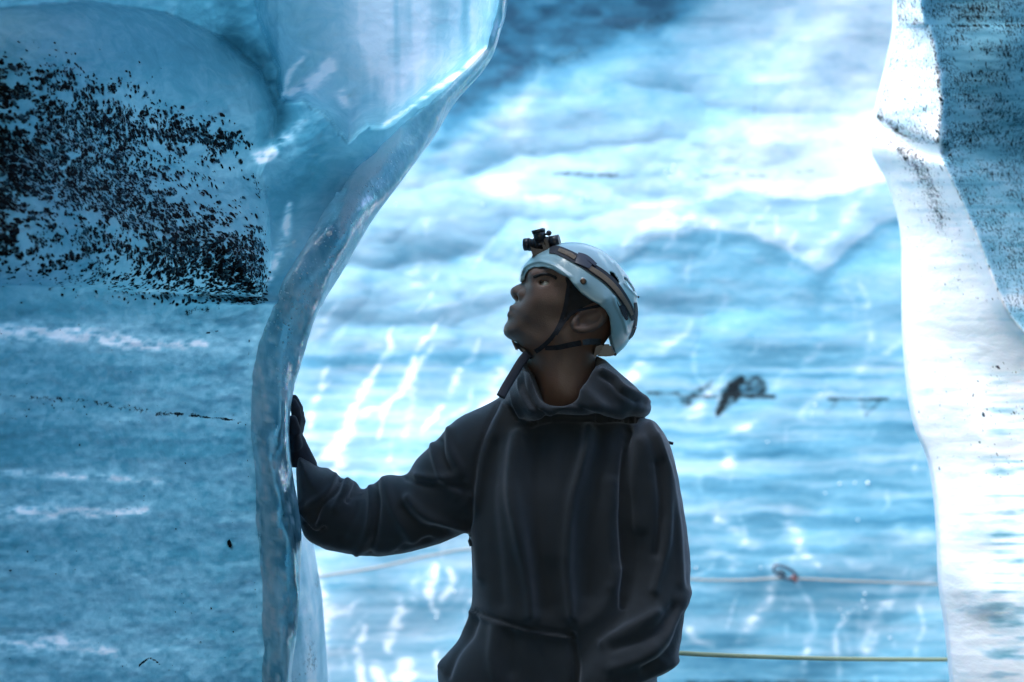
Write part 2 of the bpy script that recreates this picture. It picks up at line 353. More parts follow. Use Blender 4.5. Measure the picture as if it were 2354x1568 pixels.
# frosty patch left of it, running diagonally
stroke(Wb, gx, gy, [(1240, 180), (1180, 240), (1090, 300), (1040, 340)], [22, 34, 46, 40], .28)
stroke(Wb, gx, gy, [(1180, 290), (1190, 380), (1130, 420)], [50, 45, 40], .20)
stroke(Wb, gx, gy, [(930, 430), (1040, 420), (1160, 440)], 26, .16)
for p_, w_, a_ in [
    ([(1240, 395), (1420, 410), (1545, 392)], 10, -.10), ([(1210, 450), (1340, 462)], 12, .16), ([(1480, 520), (1600, 500), (1640, 520)], 16, .16),
    ([(1850, 600), (1890, 560), (1960, 480), (2040, 400)], [10, 16, 14, 8], .12), ([(1560, 380), (1760, 330), (1960, 200)], 60, .06),
    # long white veins that fall diagonally at the left
    ([(910, 755), (860, 850), (820, 930), (780, 1010), (745, 1080)], [3, 7, 9, 14, 16], .34),
    ([(1012, 735), (955, 830), (930, 900), (850, 950)], [3, 7, 7, 6], .26), ([(1110, 770), (1060, 860), (1020, 925), (985, 985)], [4, 10, 6, 4], .30),
    ([(755, 845), (725, 910), (700, 1000)], [5, 9, 6], .28), ([(1000, 800), (900, 920), (865, 1010)], 5, .22), ([(960, 820), (940, 960), (930, 1010)], [4, 16, 8], .16),
    ([(1145, 860), (1130, 920), (1060, 1000)], [20, 18, 8], .18), ([(790, 1020), (770, 1070), (742, 1110)], [16, 20, 10], .34),
    ([(700, 1255), (725, 1330), (740, 1400), (735, 1480), (728, 1600)], [8, 17, 19, 20, 18], .5),  # from here down to the right half: wet glints painted as white strokes
    ([(1003, 1300), (990, 1350), (995, 1395), (1008, 1412)], [6, 9, 8, 7], .5), ([(1032, 1310), (1035, 1345), (1020, 1390)], [7, 10, 8], .4),
    ([(915, 1385), (908, 1440), (900, 1490)], [10, 12, 7], .36), ([(846, 1440), (826, 1500), (835, 1568), (850, 1640)], [6, 10, 9, 9], .45),
    ([(865, 1530), (880, 1600)], 9, .4), ([(905, 1560), (935, 1520), (945, 1600)], [10, 16, 14], .42), ([(1005, 1500), (1000, 1530)], 8, .3),
    # right half
    ([(1590, 745), (1530, 800), (1480, 840), (1440, 870)], [6, 14, 18, 10], .26), ([(1720, 970), (1690, 1010), (1672, 1060)], [8, 20, 14], .26),
    ([(1640, 900), (1600, 940), (1580, 960)], [12, 16, 10], .25), ([(1905, 905), (1860, 930), (1840, 960)], 9, .14), ([(1880, 800), (1850, 830)], 10, .14),
    ([(2080, 780), (2010, 830), (1960, 860)], 10, .14), ([(1655, 1190), (1710, 1240), (1740, 1260)], 12, .2), ([(1810, 1190), (1835, 1250), (1880, 1300)], [20, 18, 6], .2),
    ([(1610, 1290), (1660, 1275), (1700, 1300)], 18, .2), ([(1780, 1290), (1775, 1360), (1730, 1420), (1700, 1470)], [12, 14, 12, 8], .22),
    ([(1840, 1340), (1870, 1400), (1865, 1480), (1855, 1540)], [5, 7, 9, 9], .2), ([(2090, 1300), (2030, 1380), (2000, 1440), (1990, 1500)], [5, 8, 14, 12], .22),
    ([(1945, 1420), (1920, 1480), (1925, 1550)], [5, 6, 8], .22), ([(2120, 1400), (2120, 1480), (2110, 1520)], 6, .22), ([(1580, 1440), (1600, 1470), (1640, 1480)], 7, .2),
    ([(2060, 1210), (2100, 1240), (2140, 1230)], 18, .12), ([(2140, 1330), (2060, 1350), (2040, 1400)], 8, .16), ([(1960, 1290), (1990, 1300)], 10, .14),
    ([(1450, 830), (1700, 838), (2070, 815)], 18, -.14), ([(1580, 1045), (1950, 1042)], 9, -.10), ([(1600, 1150), (2000, 1152)], 9, -.08), ([(1660, 1205), (2150, 1195)], 9, -.10),
    ([(1580, 1262), (2000, 1265)], 10, -.07), ([(1590, 1310), (1760, 1312)], 12, -.12), ([(700, 830), (1150, 822)], 14, -.24), ([(1780, 1420), (1840, 1440)], 12, -.1)]:
    stroke(vein_glint if a_ > 0 else Wb, gx, gy, p_, w_, a_)
# scatter of small veins and cloudy wisps
r_ = np.random.default_rng(3)
for k in range(150):
    x0 = r_.uniform(680, 2200); y0 = r_.uniform(450, 1600); L = r_.uniform(30, 130)*(1.2 if x0 < 1300 else .8); a = r_.normal(2.1 if x0 < 1300 else 1.75, .28)
    pts = [(x0+math.cos(a+.25*math.sin(k+t*3))*L*t, y0+math.sin(a+.25*math.sin(k+t*3))*L*t) for t in (0, .35, .7, 1)]
    w_ = r_.uniform(2.5, 9); stroke(vein_glint, gx, gy, pts, [w_*.2, w_, w_*.8, w_*.2], r_.uniform(.05, .17))
Wb += 1.35*np.minimum(vein_glint, .5)*np.clip(.75+1.3*fbm(gx/30, gy/8, 92, 4)+.5*fbm(gx/90, gy/60, 93, 3), .05, 1.5)
Wb += .07*fbm(gx/34, gy/9, 91, 4)*sstep(380, 560, gy)+(.20*fbm(gx/230, gy/12, 97, 3)+.16*fbm(gx/420, gy/28, 98, 3))*sstep(720, 860, gy)
Wb += -.26*(scallop(gx0, gy0)-.25)*sstep(900, 760, gy)*sstep(40, 300, gy)*(.35+.65*sstep(1600, 1250, gx))+.04*sstep(900, 760, gy)
Wb += .10*fbm(gx/50, gy/26, 311, 4)*sstep(900, 700, gy)
gx, gy = gx0, gy0
# ash frozen into the wall
for p_, w_, a_ in [([(1490, 903), (1560, 905)], 6, .65),  ([(1705, 870), (1680, 900), (1650, 950)], [10, 20, 8], 1.0),
                   ([(1700, 880), (1740, 870), (1762, 895)], [9, 12, 8], .62), ([(1560, 912), (1780, 912)], [5, 7], .7),  ([(1905, 918), (2040, 918)], 5, .65),
                   ([(1920, 930), (1900, 950)], 10, .4), ([(2020, 925), (1990, 955)], 7, .45), ([(1960, 930), (1995, 935)], 14, .36), ([(1450, 890), (1500, 905), (1540, 930)], 14, .36),
                   ([(1270, 398), (1420, 404)], 8, .55), ([(1420, 408), (1540, 396)], 6, .36), ([(1600, 410), (1680, 400), (1760, 405)], 14, .37), ([(1830, 395), (1870, 392)], 9, .36),
                   ([(1705, 350), (1690, 375)], 7, .40), ([(1735, 280), (1722, 330)], 5, .36), ([(1728, 60), (1738, 180), (1732, 280)], 6, .30), ([(1750, 445), (1800, 420)], 4, .45),
                   ([(1240, 150), (1340, 120)], 30, .34), ([(1430, 60), (1530, 40)], 30, .36), ([(1580, 1568), (2330, 1572)], 8, .5)]:
    stroke(Db, gx, gy, p_, w_, a_, 'max')
stroke(Wb, gx, gy, [(1700, 890), (1745, 885)], 24, -.22)
for pl, am in (([(1560, 918), (1585, 900), (1625, 878), (1652, 862), (1640, 886), (1614, 906), (1588, 938), (1570, 934)], .62), ([(1648, 956), (1660, 922), (1684, 886), (1712, 868), (1738, 862), (1760, 873), (1770, 895), (1764, 914), (1702, 918), (1676, 938)], .64)):
    q_ = poly_sd(gx+6*fbm(gx/18, gy/14, 341, 3), gy+5*fbm(gx/16, gy/12, 342, 3), pl); Db = np.maximum(Db, am*sstep(-9, 9, q_)*np.clip(1-.15*sstep(6, 22, q_)+.3*fbm(gx/9, gy/7, 343, 3), .3, 1.2))
Db *= np.clip(1+.5*fbm(gx/14, gy/7, 321, 3), .4, 1.3)
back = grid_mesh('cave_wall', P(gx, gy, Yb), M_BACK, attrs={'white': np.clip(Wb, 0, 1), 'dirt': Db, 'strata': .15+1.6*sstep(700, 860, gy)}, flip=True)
tag(back, 'far wall of layered pale blue and white glacier ice', None, None, 'structure')

# side walls and floor of the cave, and a roof added to shade the near part (big sheets with relief, mostly outside the frame)
def sheet(name, A, B, Cc, nu, nv, amp, mat, white=.5, label=None, seed=0, edge=None):
    A, B, Cc = [np.array(v, float) for v in (A, B, Cc)]; u, v = np.meshgrid(np.linspace(0, 1, nu), np.linspace(0, 1, nv))
    Pp = A+u[..., None]*(B-A)+v[..., None]*(Cc-A); N = np.cross(B-A, Cc-A); N /= np.linalg.norm(N)
    L1 = np.linalg.norm(B-A); L2 = np.linalg.norm(Cc-A)
    d = amp*fbm(u*L1/1.3, v*L2/1.3, seed, 5); Pp = Pp+d[..., None]*N
    if edge is not None: Pp = edge(Pp, u, v)
    Wt = white+.18*fbm(u*L1/.6, v*L2/.3, seed+9, 4)
    o = grid_mesh(name, Pp, mat, attrs={'white': np.clip(Wt, 0, 1), 'dirt': np.zeros(Wt.shape)})
    return tag(o, label, None, None, 'structure')
sheet('cave_floor', (-9, -6, 0), (9, -6, 0), (-9, 12, 0), 160, 160, .03, M_GRIT, .0, 'icy floor of the cave', 3)
sheet('cave_wall', (-3.6, -6, -.1), (-3.6, 4.6, -.1), (-3.6, -6, 4.5), 90, 50, .25, M_GRIT, .2, 'left side wall of the ice cave', 4)
sheet('cave_wall', (-6, 12, -.1), (-6, 4.6, -.1), (-6, 12, 3.2), 60, 40, .25, M_BACK, .55, 'left side wall of the far ice chamber', 5)
sheet('cave_wall', (3.4, -6, -.1), (3.4, 9.5, -.1), (3.4, -6, 3.6), 90, 50, .25, M_GRIT, .25, 'right side wall of the ice cave', 6)
SHADE_ROOF_Z, SHADE_ROOF_Y = 2.75, 4.05
shade_roof_sheet = True
def shade_roof_edge(Pp, u, v):
    Pp[..., 1] += (.12*np.sin(Pp[..., 0]*2.1+.6)-.9*sstep(-.45, .6, Pp[..., 0]))*(v**6 if shade_roof_sheet else 1); Pp[..., 2] += .25*(np.abs(Pp[..., 0])/4)**2*0; return Pp  # edge shaped to keep sun off the man but on the right pillar
roof = sheet('shading_roof', (-4.2, -7.0, SHADE_ROOF_Z), (4.2, -7.0, SHADE_ROOF_Z), (-4.2, SHADE_ROOF_Y, SHADE_ROOF_Z), 110, 130, .10, M_GRIT, .15, 'unseen ice roof added to shade the near part of the cave', 8, shade_roof_edge)
shade_roof_sheet = False
shade_roof_rim = sheet('shading_roof', (-4.2, SHADE_ROOF_Y-.02, SHADE_ROOF_Z+.02), (4.2, SHADE_ROOF_Y-.02, SHADE_ROOF_Z+.02), (-4.2, SHADE_ROOF_Y-.25, SHADE_ROOF_Z+2.2), 110, 30, .08, M_BACK, .5, 'unseen upper rim of the added shading roof', 9, shade_roof_edge)

# ---------------------------------------------------------------- left ice pillar
LIPC = [(1175, -500, 16), (1163, -200, 14), (1154, 0, 12), (1138, 70, 13), (1108, 138, 16), (1025, 222, 24), (960, 300, 40), (885, 385, 52), (810, 478, 56), (745, 580, 56), (690, 670, 57), (650, 765, 58),
        (622, 880, 55), (614, 990, 54), (622, 1110, 54), (634, 1230, 55), (638, 1350, 50), (636, 1440, 46), (630, 1568, 40), (622, 1800, 40), (615, 2300, 40)]
SIL = [(-500, 1190), (-200, 1176), (0, 1165), (60, 1156), (120, 1128), (165, 1095), (220, 1040), (290, 1000), (345, 983), (385, 940), (450, 880), (540, 820), (610, 770), (660, 740), (720, 715), (800, 690), (870, 676), (950, 668),
       (1050, 668), (1150, 679), (1230, 690), (1330, 688), (1420, 684), (1500, 676), (1568, 666), (1700, 660), (1900, 656), (2100, 655), (2300, 655)]
def lipx(py): a = spline(LIPC, 8); return np.interp(py, a[:, 1], a[:, 0])
def silx(py): a = spline(SIL, 8); return np.interp(py, a[:, 0], a[:, 1])
BULGE = [(590, -500), (560, -100), (600, 60), (638, 160), (642, 225), (655, 240), (700, 232), (745, 262), (775, 300), (800, 334), (846, 292), (892, 292), (1000, 208), (1120, 112), (1150, 0), (1175, -500)]
DOME = [(-600, 60), (0, 20), (200, 5), (380, 30), (520, 90), (600, 160), (640, 250), (630, 330), (600, 400), (620, 500), (625, 600), (605, 680), (300, 668), (0, 655), (-600, 640)]
def left_depth(x, y):
    e = lipx(y)
    Y = 3.95+.55*sstep(-100, 620, x)**1.2
    Y = np.where(y < 680, Y+.12*sstep(680, 300, y), Y)
    dm = poly_sd(x, y, DOME); t = np.clip(dm/170, 0, 1); Y = Y-.16*np.sqrt(np.clip(1-(1-t)**2, 0, 1)+.002)
    bl = poly_sd(x, y, BULGE)+5*fbm(x/40, y/40, 7, 3); t = np.clip(bl/120, 0, 1); Y = Y+.22*sstep(500, 1150, x)*sstep(700, 100, y)-.26*np.sqrt(np.clip(1-(1-t)**2, 0, 1))
    Y = Y+.05*np.exp(-((x-700)/70)**2-((y-400)/110)**2)
    Y = Y+.010*fbm(x/130, y/70, 17, 4)+.0035*fbm(x/30, y/14, 27, 3)+.004*fbm(x/300, y/30, 29, 3)*sstep(640, 760, y)
    Y = Y-.02*np.exp(-((y-690)/9)**2)*sstep(300, 560, x)
    # rounding back towards the lip
    q = np.clip((x-(e-75))/75, 0, 1.6); Y = Y+.10*q**2*sstep(640, 760, y)+.05*q**2*sstep(760, 640, y)
    return Y
ny_, nu_ = 560, 460
ys = np.linspace(-480, 2250, ny_); u = np.linspace(0, 1, nu_)
gy = np.repeat(ys[:, None], nu_, 1); e = lipx(ys)[:, None]
xs0 = -560+(e+560)*np.linspace(0, 1, nu_-26)[None, :]**.8
Yl = left_depth(xs0, gy[:, :nu_-26])
front = P(xs0, gy[:, :nu_-26], Yl)
# behind the lip the pillar turns away and back
k = np.linspace(0, 1, 27)[1:][None, :, None]; last = front[:, -1:, :]
back_end = last+np.array([[[-.45, 1.05, 0]]]); mid = last+np.array([[[.035, .5, 0]]])
turn = (1-k)**2*last+2*k*(1-k)*mid+k*k*back_end
Pos = np.concatenate([front, turn], 1); GX = np.concatenate([xs0, np.repeat(e, 26, 1)+5], 1)
Wl = np.full(GX.shape, .52)-.06*sstep(300, 60, gy)*(GX < 640); Dl = np.zeros(GX.shape)
Wl += .05*fbm(GX/240, gy/160, 51, 4)
Vl = .10*np.clip(fbm(GX/260, gy/26, 61, 3)+.1, 0, 1)*sstep(690, 760, gy); bl = poly_sd(GX, gy, BULGE); inb = sstep(-10, 30, bl)
Wl += inb*(.12+.10*sstep(600, 760, GX)*sstep(340, 150, gy)+.14*fbm(GX/16, gy/330, 53, 4)*sstep(750, 830, GX)*sstep(300, 150, gy))
stroke(Wl, GX, gy, [(855, -80), (860, 60), (865, 150)], [40, 34, 24], .45); stroke(Wl, GX, gy, [(960, -50), (950, 120), (900, 200)], [60, 50, 40], .22)
for p_, w_, a_ in [([(650, 225), (665, 170), (700, 130)], [6, 6, 5], .4), ([(665, 215), (715, 190), (760, 150)], [8, 14, 14], .5), ([(785, 215), (792, 240)], 8, .4), ([(590, 360), (630, 340), (700, 275)], [14, 18, 8], .35), ([(600, 368), (630, 352)], 10, .4), ([(665, 470), (650, 560), (615, 655)], [6, 11, 5], .5),  # specular highlights on the bulge painted in white
                   ([(1000, 206), (1060, 165), (1118, 112)], 7, .5), ([(880, 290), (990, 212)], 6, .25), ([(520, 85), (600, 150), (640, 250), (625, 330)], 26, -.30), ([(510, -100), (545, 60), (600, 120)], 30, -.15), ([(640, 280), (720, 330), (690, 420), (660, 450)], 45, -.12),  # edge highlight painted white, groove between dome and bulge shaded by darker colour
                   ([(-100, 765), (150, 768), (330, 790), (470, 790)], [20, 22, 16, 8], .38), ([(-50, 1085), (150, 1092), (370, 1108)], [8, 10, 8], .26), ([(-80, 1180), (150, 1180), (330, 1172)], [20, 20, 12], .32),
                   ([(-80, 1130), (200, 1135)], 12, .08), ([(-50, 1490), (140, 1475), (260, 1500)], [24, 26, 12], .26), ([(-50, 1540), (100, 1560)], 20, .10), ([(300, 1500), (420, 1500), (470, 1560)], 30, .08),
                   ([(-50, 720), (300, 700), (560, 700)], 20, -.05), ([(-50, 850), (250, 860), (540, 850)], 30, -.04), ([(0, 1020), (540, 1030)], 36, -.05), ([(0, 1270), (540, 1280)], 40, -.04)]:
    stroke(Vl if a_ > 0 else Wl, GX, gy, p_, w_, a_)
Wl += Vl*np.clip(.85+1.5*fbm(GX/24, gy/9, 331, 4), .1, 1.9)
Wl = Wl+.05*(Wl-.5)
Wl += .10*fbm(GX/15, gy/9, 57, 4)*sstep(680, 760, gy)
for p_, w_, a_ in [([(-20, 906), (200, 922), (330, 945), (450, 955)], [11, 14, 16, 12], .46), ([(380, 948), (470, 958), (555, 970)], [3.5, 3.5, 3.5], .66), ([(460, 960), (520, 962)], 4, .6),
                   ([(475, 765), (500, 762)], 5, .6), ([(320, 1530), (345, 1514), (372, 1530)], [4, 4, 3], .68), ([(592, 1440), (594, 1568)], 5, .40), ([(573, 780), (570, 840)], 3, .52),
                   ([(350, 1460), (450, 1490)], 40, .32), ([(585, 1330), (590, 1400)], 4, .42), ([(430, 720), (560, 690), (605, 682)], [22, 20, 8], .44), ([(220, 690), (420, 690)], 20, .30)]:
    stroke(Dl, GX, gy, p_, w_, a_, 'max')
Dl = np.maximum(Dl, .36*np.exp(-(seg_dist(GX, gy, spline([(-150, 410), (150, 400), (300, 460), (430, 560), (600, 655)], 6))/85)**2)*(gy < 675))
pil = empty('ice_pillar', tuple(P(400, 784, 4.6))[:2]+(0,), 'thick blue ice pillar with black ash band and clear curved lip, left foreground', 'ice pillar')
attach(grid_mesh('ice_body', Pos, M_NEAR, attrs={'white': np.clip(Wl, 0, 1), 'dirt': Dl}, flip=True), pil)
# clear lip: a closed strip of wet ice along the edge
la = spline(LIPC, 14); tl = np.gradient(la[:, :2], axis=0); tl /= np.linalg.norm(tl, axis=1)[:, None]
# pick the outline so its right side lies on the silhouette
nl = 40; ang = np.linspace(0, 2*np.pi, nl, endpoint=False); rows = []
yc_ = np.maximum(left_depth(la[:, 0]-la[:, 2]*.6, la[:, 1])+.02, 4.30); yc_ = np.convolve(np.pad(yc_, 14, 'edge'), np.hanning(29)/np.hanning(29).sum(), 'valid')
for i, (cx, cy, hw) in enumerate(la):
    Yc = yc_[i]
    nx_, ny2 = -tl[i, 1], tl[i, 0]                      # across the strip
    if nx_ < 0: nx_, ny2 = -nx_, -ny2
    ca, sa = np.cos(ang), np.sin(ang)
    wob = 1+.05*np.sin(ang*3+cy/90)+.04*np.sin(ang*5-cy/50)
    r_ = np.sign(ca)*np.abs(ca)**.8*hw*wob
    dep = np.sign(sa)*np.abs(sa)**.8*(.055 + .0006*hw)*wob
    bulge = .012*fbm(ang*1.5+3, np.full(nl, cy/60), 77, 3)
    rows.append(P(cx+nx_*r_, cy+ny2*r_, Yc+.04+dep+bulge))
lip = np.array(rows)

ip = lip; lpx = ip[..., 0]/(KX*ip[..., 1])+W0/2; lpy = H0/2-(ip[..., 2]-CAMZ)/(KX*ip[..., 1])
Wp = np.full(lpx.shape, .55); Bp = np.zeros(lpx.shape)
for p_, w_, a_ in [([(905, 300), (860, 370), (820, 430), (795, 500), (785, 540)], [18, 22, 16, 10, 6], 1.0), ([(690, 520), (735, 440), (790, 370), (850, 325)], [12, 16, 14, 8], .22), ([(1118, 118), (1060, 160), (1010, 195)], [6, 8, 6], .5), ([(1150, 0), (1135, 80)], 5, .35),  # sun glint down the lip and edge highlights painted white
                   ([(650, 640), (680, 560), (720, 480)], 12, .22), ([(1000, 290), (985, 340), (950, 375)], 10, .15), ([(745, 560), (770, 520), (700, 640)], 18, -.2), ([(900, 380), (840, 470), (780, 560)], 14, -.24),
                   ([(600, 720), (590, 850), (588, 1000), (600, 1150), (608, 1300), (615, 1450)], 16, .20), ([(655, 750), (645, 900), (645, 1050), (665, 1250), (662, 1450)], 16, -.16), ([(672, 900), (668, 1000), (680, 1150)], 4, .3), ([(560, 690), (740, 668)], 6, .2)]:
    stroke(Wp, lpx, lpy, p_, w_, a_)
Wp += (.40*fbm(lpx/13, lpy/50, 8, 4)+1.3*np.clip(fbm(lpx/8, lpy/26, 81, 3)-.16, 0, 1)-.06)*sstep(600, 720, lpy)  # narrow vertical glints painted into the lower lip
for p_, w_, a_ in [([(700, 640), (660, 700), (650, 780)], [28, 34, 20], .9), ([(880, 360), (810, 480), (760, 600)], 26, .8), ([(600, 680), (735, 665)], 14, 1.0), ([(640, 800), (660, 900)], 16, .5)]:
    stroke(Bp, lpx, lpy, p_, w_, a_, 'max')
attach(grid_mesh('clear_ice_lip', lip, M_CLEAR, close=True, attrs={'white': np.clip(Wp, 0, 1), 'bubbles': Bp}), pil)
# pale foot of the pillar that shows behind the lip
fy = np.linspace(1180, 2300, 120); fx = np.interp(fy, [1180, 1246, 1420, 1568, 1800, 2300], [670, 690, 720, 731, 745, 770])
fr = []
for yy, xx in zip(fy, fx):
    t = np.linspace(0, 1, 30); fr.append(P(xx-110*(1-np.sqrt(np.clip(1-(1-t)**2, 0, 1)))*0-120*(1-t)**1.0, yy, 5.0-.10*np.sin(t*np.pi/2)*0+.25*t**3+.006*fbm(t*4, t*0+yy/40, 5, 3)))
fr = np.array(fr); ext = fr[:, -1:]+np.linspace(0, 1, 9)[1:][None, :, None]*np.array([[[-.02, .5, 0]]]); fr = np.concatenate([fr, ext], 1)
foot = attach(grid_mesh('ice_foot', fr, M_RIGHT, attrs={'strata': np.ones(fr.shape[:2]), 'white': np.clip(.72+.35*fbm(np.arange(fr.shape[1])[None, :]/3.5+0*fr[..., 0], np.arange(fr.shape[0])[:, None]/14+0*fr[..., 0], 55, 3), 0, 1), 'dirt': .30+.2*fbm(np.arange(fr.shape[1])[None, :]/9+0*fr[..., 0], np.arange(fr.shape[0])[:, None]/7+0*fr[..., 0], 56, 3)}, flip=True), pil)

# ash grains frozen in the surface: thousands nobody could count
def grains(name, fn, pts, lens, wids, angs, mat, parent, lift=.0008, seed=1, deep=.12):
    x, y = pts[:, 0], pts[:, 1]; e_ = 1.5; p0 = P(x, y, fn(x, y)); p1 = P(x+e_, y, fn(x+e_, y)); p2 = P(x, y+e_, fn(x, y+e_))
    a = p1-p0; a /= np.linalg.norm(a, axis=1)[:, None]; n = np.cross(a, p2-p0); n /= np.linalg.norm(n, axis=1)[:, None]+1e-12
    n *= np.where(n[:, 1:2] > 0, -1, 1); b = np.cross(n, a)
    b *= np.where(b[:, 2:3] > 0, -1, 1)
    ca, sa = np.cos(angs)[:, None], np.sin(angs)[:, None]; U = a*ca+b*sa; Vv = -a*sa+b*ca
    K = 7; r = np.random.default_rng(seed); th = np.linspace(0, 2*np.pi, K, endpoint=False)
    rad = r.uniform(.65, 1.25, (len(x), K)); s_ = KX*p0[:, 1]
    ring = p0[:, None]+(np.cos(th)[None, :, None]*U[:, None]*(lens*s_)[:, None, None]+np.sin(th)[None, :, None]*Vv[:, None]*(wids*s_)[:, None, None])*rad[..., None]-n[:, None]*.0006
    top = p0+n*(lift+.10*(wids*s_))[:, None]
    V = np.concatenate([ring, top[:, None]], 1).reshape(-1, 3); base = np.arange(len(x))[:, None]*(K+1)
    j = np.arange(K)[None]; F = np.stack([base+j, base+(j+1) % K, np.broadcast_to(base+K, (len(x), K))], -1).reshape(-1, 3)
    o = mesh_np(name, V, F, mat, None, False, {'deep': np.repeat(np.clip(r.normal(deep, .35, len(x)), 0, .85), K+1)}); attach(o, parent); o['kind'] = 'stuff'; return o
r = np.random.default_rng(21); N = 80000
x = r.uniform(-120, 640, N); y = r.uniform(90, 1568, N)
def g_(pts, w): return np.exp(-seg_dist(x, y, spline(pts, 6))**2/w**2)
den = 1.0*g_([(-150, 400), (0, 410), (150, 400), (300, 460), (430, 560), (600, 655)], 88)+.95*g_([(150, 330), (300, 300), (430, 310), (520, 330)], 32)
den += .6*g_([(-100, 300), (60, 260), (250, 300)], 75)+.50*g_([(-100, 540), (200, 590), (400, 630), (590, 660)], 55)+.16*g_([(480, 400), (470, 480), (560, 560)], 60)+.5*g_([(450, 590), (520, 630), (590, 640)], 36)
den += .30*g_([(0, 180), (80, 190), (180, 230), (300, 250)], 55)+.35*g_([(560, 380), (600, 440)], 10)+.10*g_([(300, 600), (590, 700)], 60)
den *= sstep(735, 672, y+14*fbm(x/50, y/50, 12, 3)); clump = fbm(x/26, y/17, 3, 3); den *= np.clip(.62+1.9*clump+.55*(den > .75), 0, 1.6)
hole = np.exp(-((x-520)/75)**2-((y-400)/75)**2); den *= 1-.85*hole
low = .03*np.exp(-((y-930-(x)*.06)/18)**2)+.0016+.005*np.exp(-((x-420)/120)**2-((y-1490)/70)**2)+.006*np.exp(-((x-592)/6)**2)*(y > 1300)
den = np.where(y > 700, low, den*1.25); den *= sstep(622, 596, x+10*fbm(y/25, y*0, 6, 2)); den *= (x < lipx(y)-70+np.where(y > 700, 45, 40))
keep = r.random(N) < den; x, y = x[keep], y[keep]; n_ = len(x)
sz = np.where(y > 700, r.lognormal(.75, .35, n_), np.minimum(r.lognormal(1.36, .46, n_), 9.5))
grains('embedded_ash', left_depth, np.column_stack([x, y]), sz*r.uniform(.95, 1.45, n_), sz*r.uniform(.6, 1.0, n_), .45+.9*fbm(x/90, y/60, 9, 2)+r.normal(0, .35, n_), M_ASH, pil, deep=-.05)
print('grains left', n_)

# ---------------------------------------------------------------- right ice pillar
REDGE = [(-500, 2075), (0, 2060), (60, 2058), (150, 2040), (230, 2021), (290, 2009), (345, 2011), (400, 2040), (460, 2061), (540, 2078), (650, 2080), (750, 2081), (830, 2086), (920, 2096), (990, 2112), (1060, 2140), (1150, 2155), (1250, 2162), (1350, 2166), (1450, 2180), (1568, 2192), (1700, 2204), (1900, 2220), (2100, 2235), (2300, 2250)]
RIDGE = [(-500, 2100), (0, 2118), (60, 2135), (110, 2150), (180, 2160), (240, 2166), (310, 2162), (365, 2166), (446, 2204), (546, 2248), (635, 2282), (713, 2315), (763, 2354), (830, 2415), (900, 2470), (1000, 2540), (1150, 2610), (1350, 2660), (1600, 2690), (1950, 2700), (2300, 2700)]
def redx(py): a = spline(REDGE, 8); return np.interp(py, a[:, 0], a[:, 1])
def ridx(py): a = spline(RIDGE, 8); return np.interp(py, a[:, 0], a[:, 1])
def right_depth(x, y):
    e = redx(y); q = ridx(y); t = np.clip((x-e)/(q-e+1e-6), 0, 1); d = x-q
    Y = 5.75-.34*t**.8-.10*sstep(900, 1500, y)*t
    Y = Y+np.where(d > 0, .00125*np.clip(d, 0, 400)+.0, 0)
    Y = Y-.07*np.exp(-(np.minimum(d, 0)/22)**2)*np.where(d > 0, np.exp(-d/30), 1)*sstep(820, 640, y)*0.6
    # crease under the upper lobe
    cr = seg_dist(x, y, spline([(2000, 262), (2020, 285), (2059, 314), (2115, 341), (2163, 352)], 6)); Y = Y+.07*np.exp(-(cr/15)**2)
    lob = poly_sd(x, y, [(2045, -300), (2130, -100), (2118, 20), (2150, 110), (2164, 234), (2160, 335), (2115, 330), (2059, 305), (2025, 270), (2045, 120)]); Y = Y-.05*np.sqrt(np.clip(lob/45, 0, 1))
    r2 = seg_dist(x, y, spline([(2176, 830), (2226, 917), (2261, 1029), (2256, 1130), (2231, 1205), (2200, 1300), (2260, 1360)], 6)); Y = Y-.022*np.exp(-(r2/60)**2)*sstep(800, 960, y)
    Y = Y+.20*sstep(900, 1700, y)*0-.16*sstep(500, 0, y)*sstep(2150, 2350, x)-.40*sstep(500, 1700, y)   # overhang above, splay below
    Y = Y+.006*fbm(x/120, y/90, 13, 3)+.0016*fbm(x/160, y/16, 14, 3)
    return Y
ys = np.linspace(-480, 2250, 520); e = redx(ys)[:, None]; tt = np.linspace(0, 1, 330)[None, :]
xs0 = e+(3050-e)*tt**1.7; gy = np.repeat(ys[:, None], 330, 1); Yr = right_depth(xs0, gy); front = P(xs0, gy, Yr)
k = np.linspace(1, 0, 19)[:-1][None, :, None]; first = front[:, :1, :]
turn = (1-k)**2*first+2*k*(1-k)*(first+np.array([[[-.015, .3, 0]]]))+k*k*(first+np.array([[[.5, .9, 0]]]))
Pos = np.concatenate([turn, front], 1); GX = np.concatenate([np.repeat(e, 18, 1), xs0], 1); gy = np.repeat(ys[:, None], GX.shape[1], 1)
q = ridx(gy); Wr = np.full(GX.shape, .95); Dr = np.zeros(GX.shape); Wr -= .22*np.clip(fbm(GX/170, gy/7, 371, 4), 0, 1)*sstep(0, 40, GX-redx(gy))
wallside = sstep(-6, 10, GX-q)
Wr -= wallside*(.42+.12*sstep(500, 100, gy)); Wr -= .14*sstep(330, 60, gy)*(1-wallside)  # upper lobe of the column gets bluer shading in its colour
Wr += .08*fbm(GX/70, gy/60, 31, 4)+.10*fbm(GX/200, gy/22, 33, 4)
for p_, w_, a_ in [([(2075, 180), (2160, 168)], 12, .3), ([(2060, 205), (2165, 225)], 9, .2), ([(2070, 330), (2160, 305)], 18, .3), ([(2180, 690), (2354, 690)], 14, .12), ([(2040, 262), (2150, 250)], 9, -.22), ([(2180, 200), (2400, 190)], 20, -.12), ([(2180, 320), (2400, 270)], 14, -.12), ([(2330, 690), (2400, 700)], 20, .3)]:
    stroke(Wr, GX, gy, p_, w_, a_)
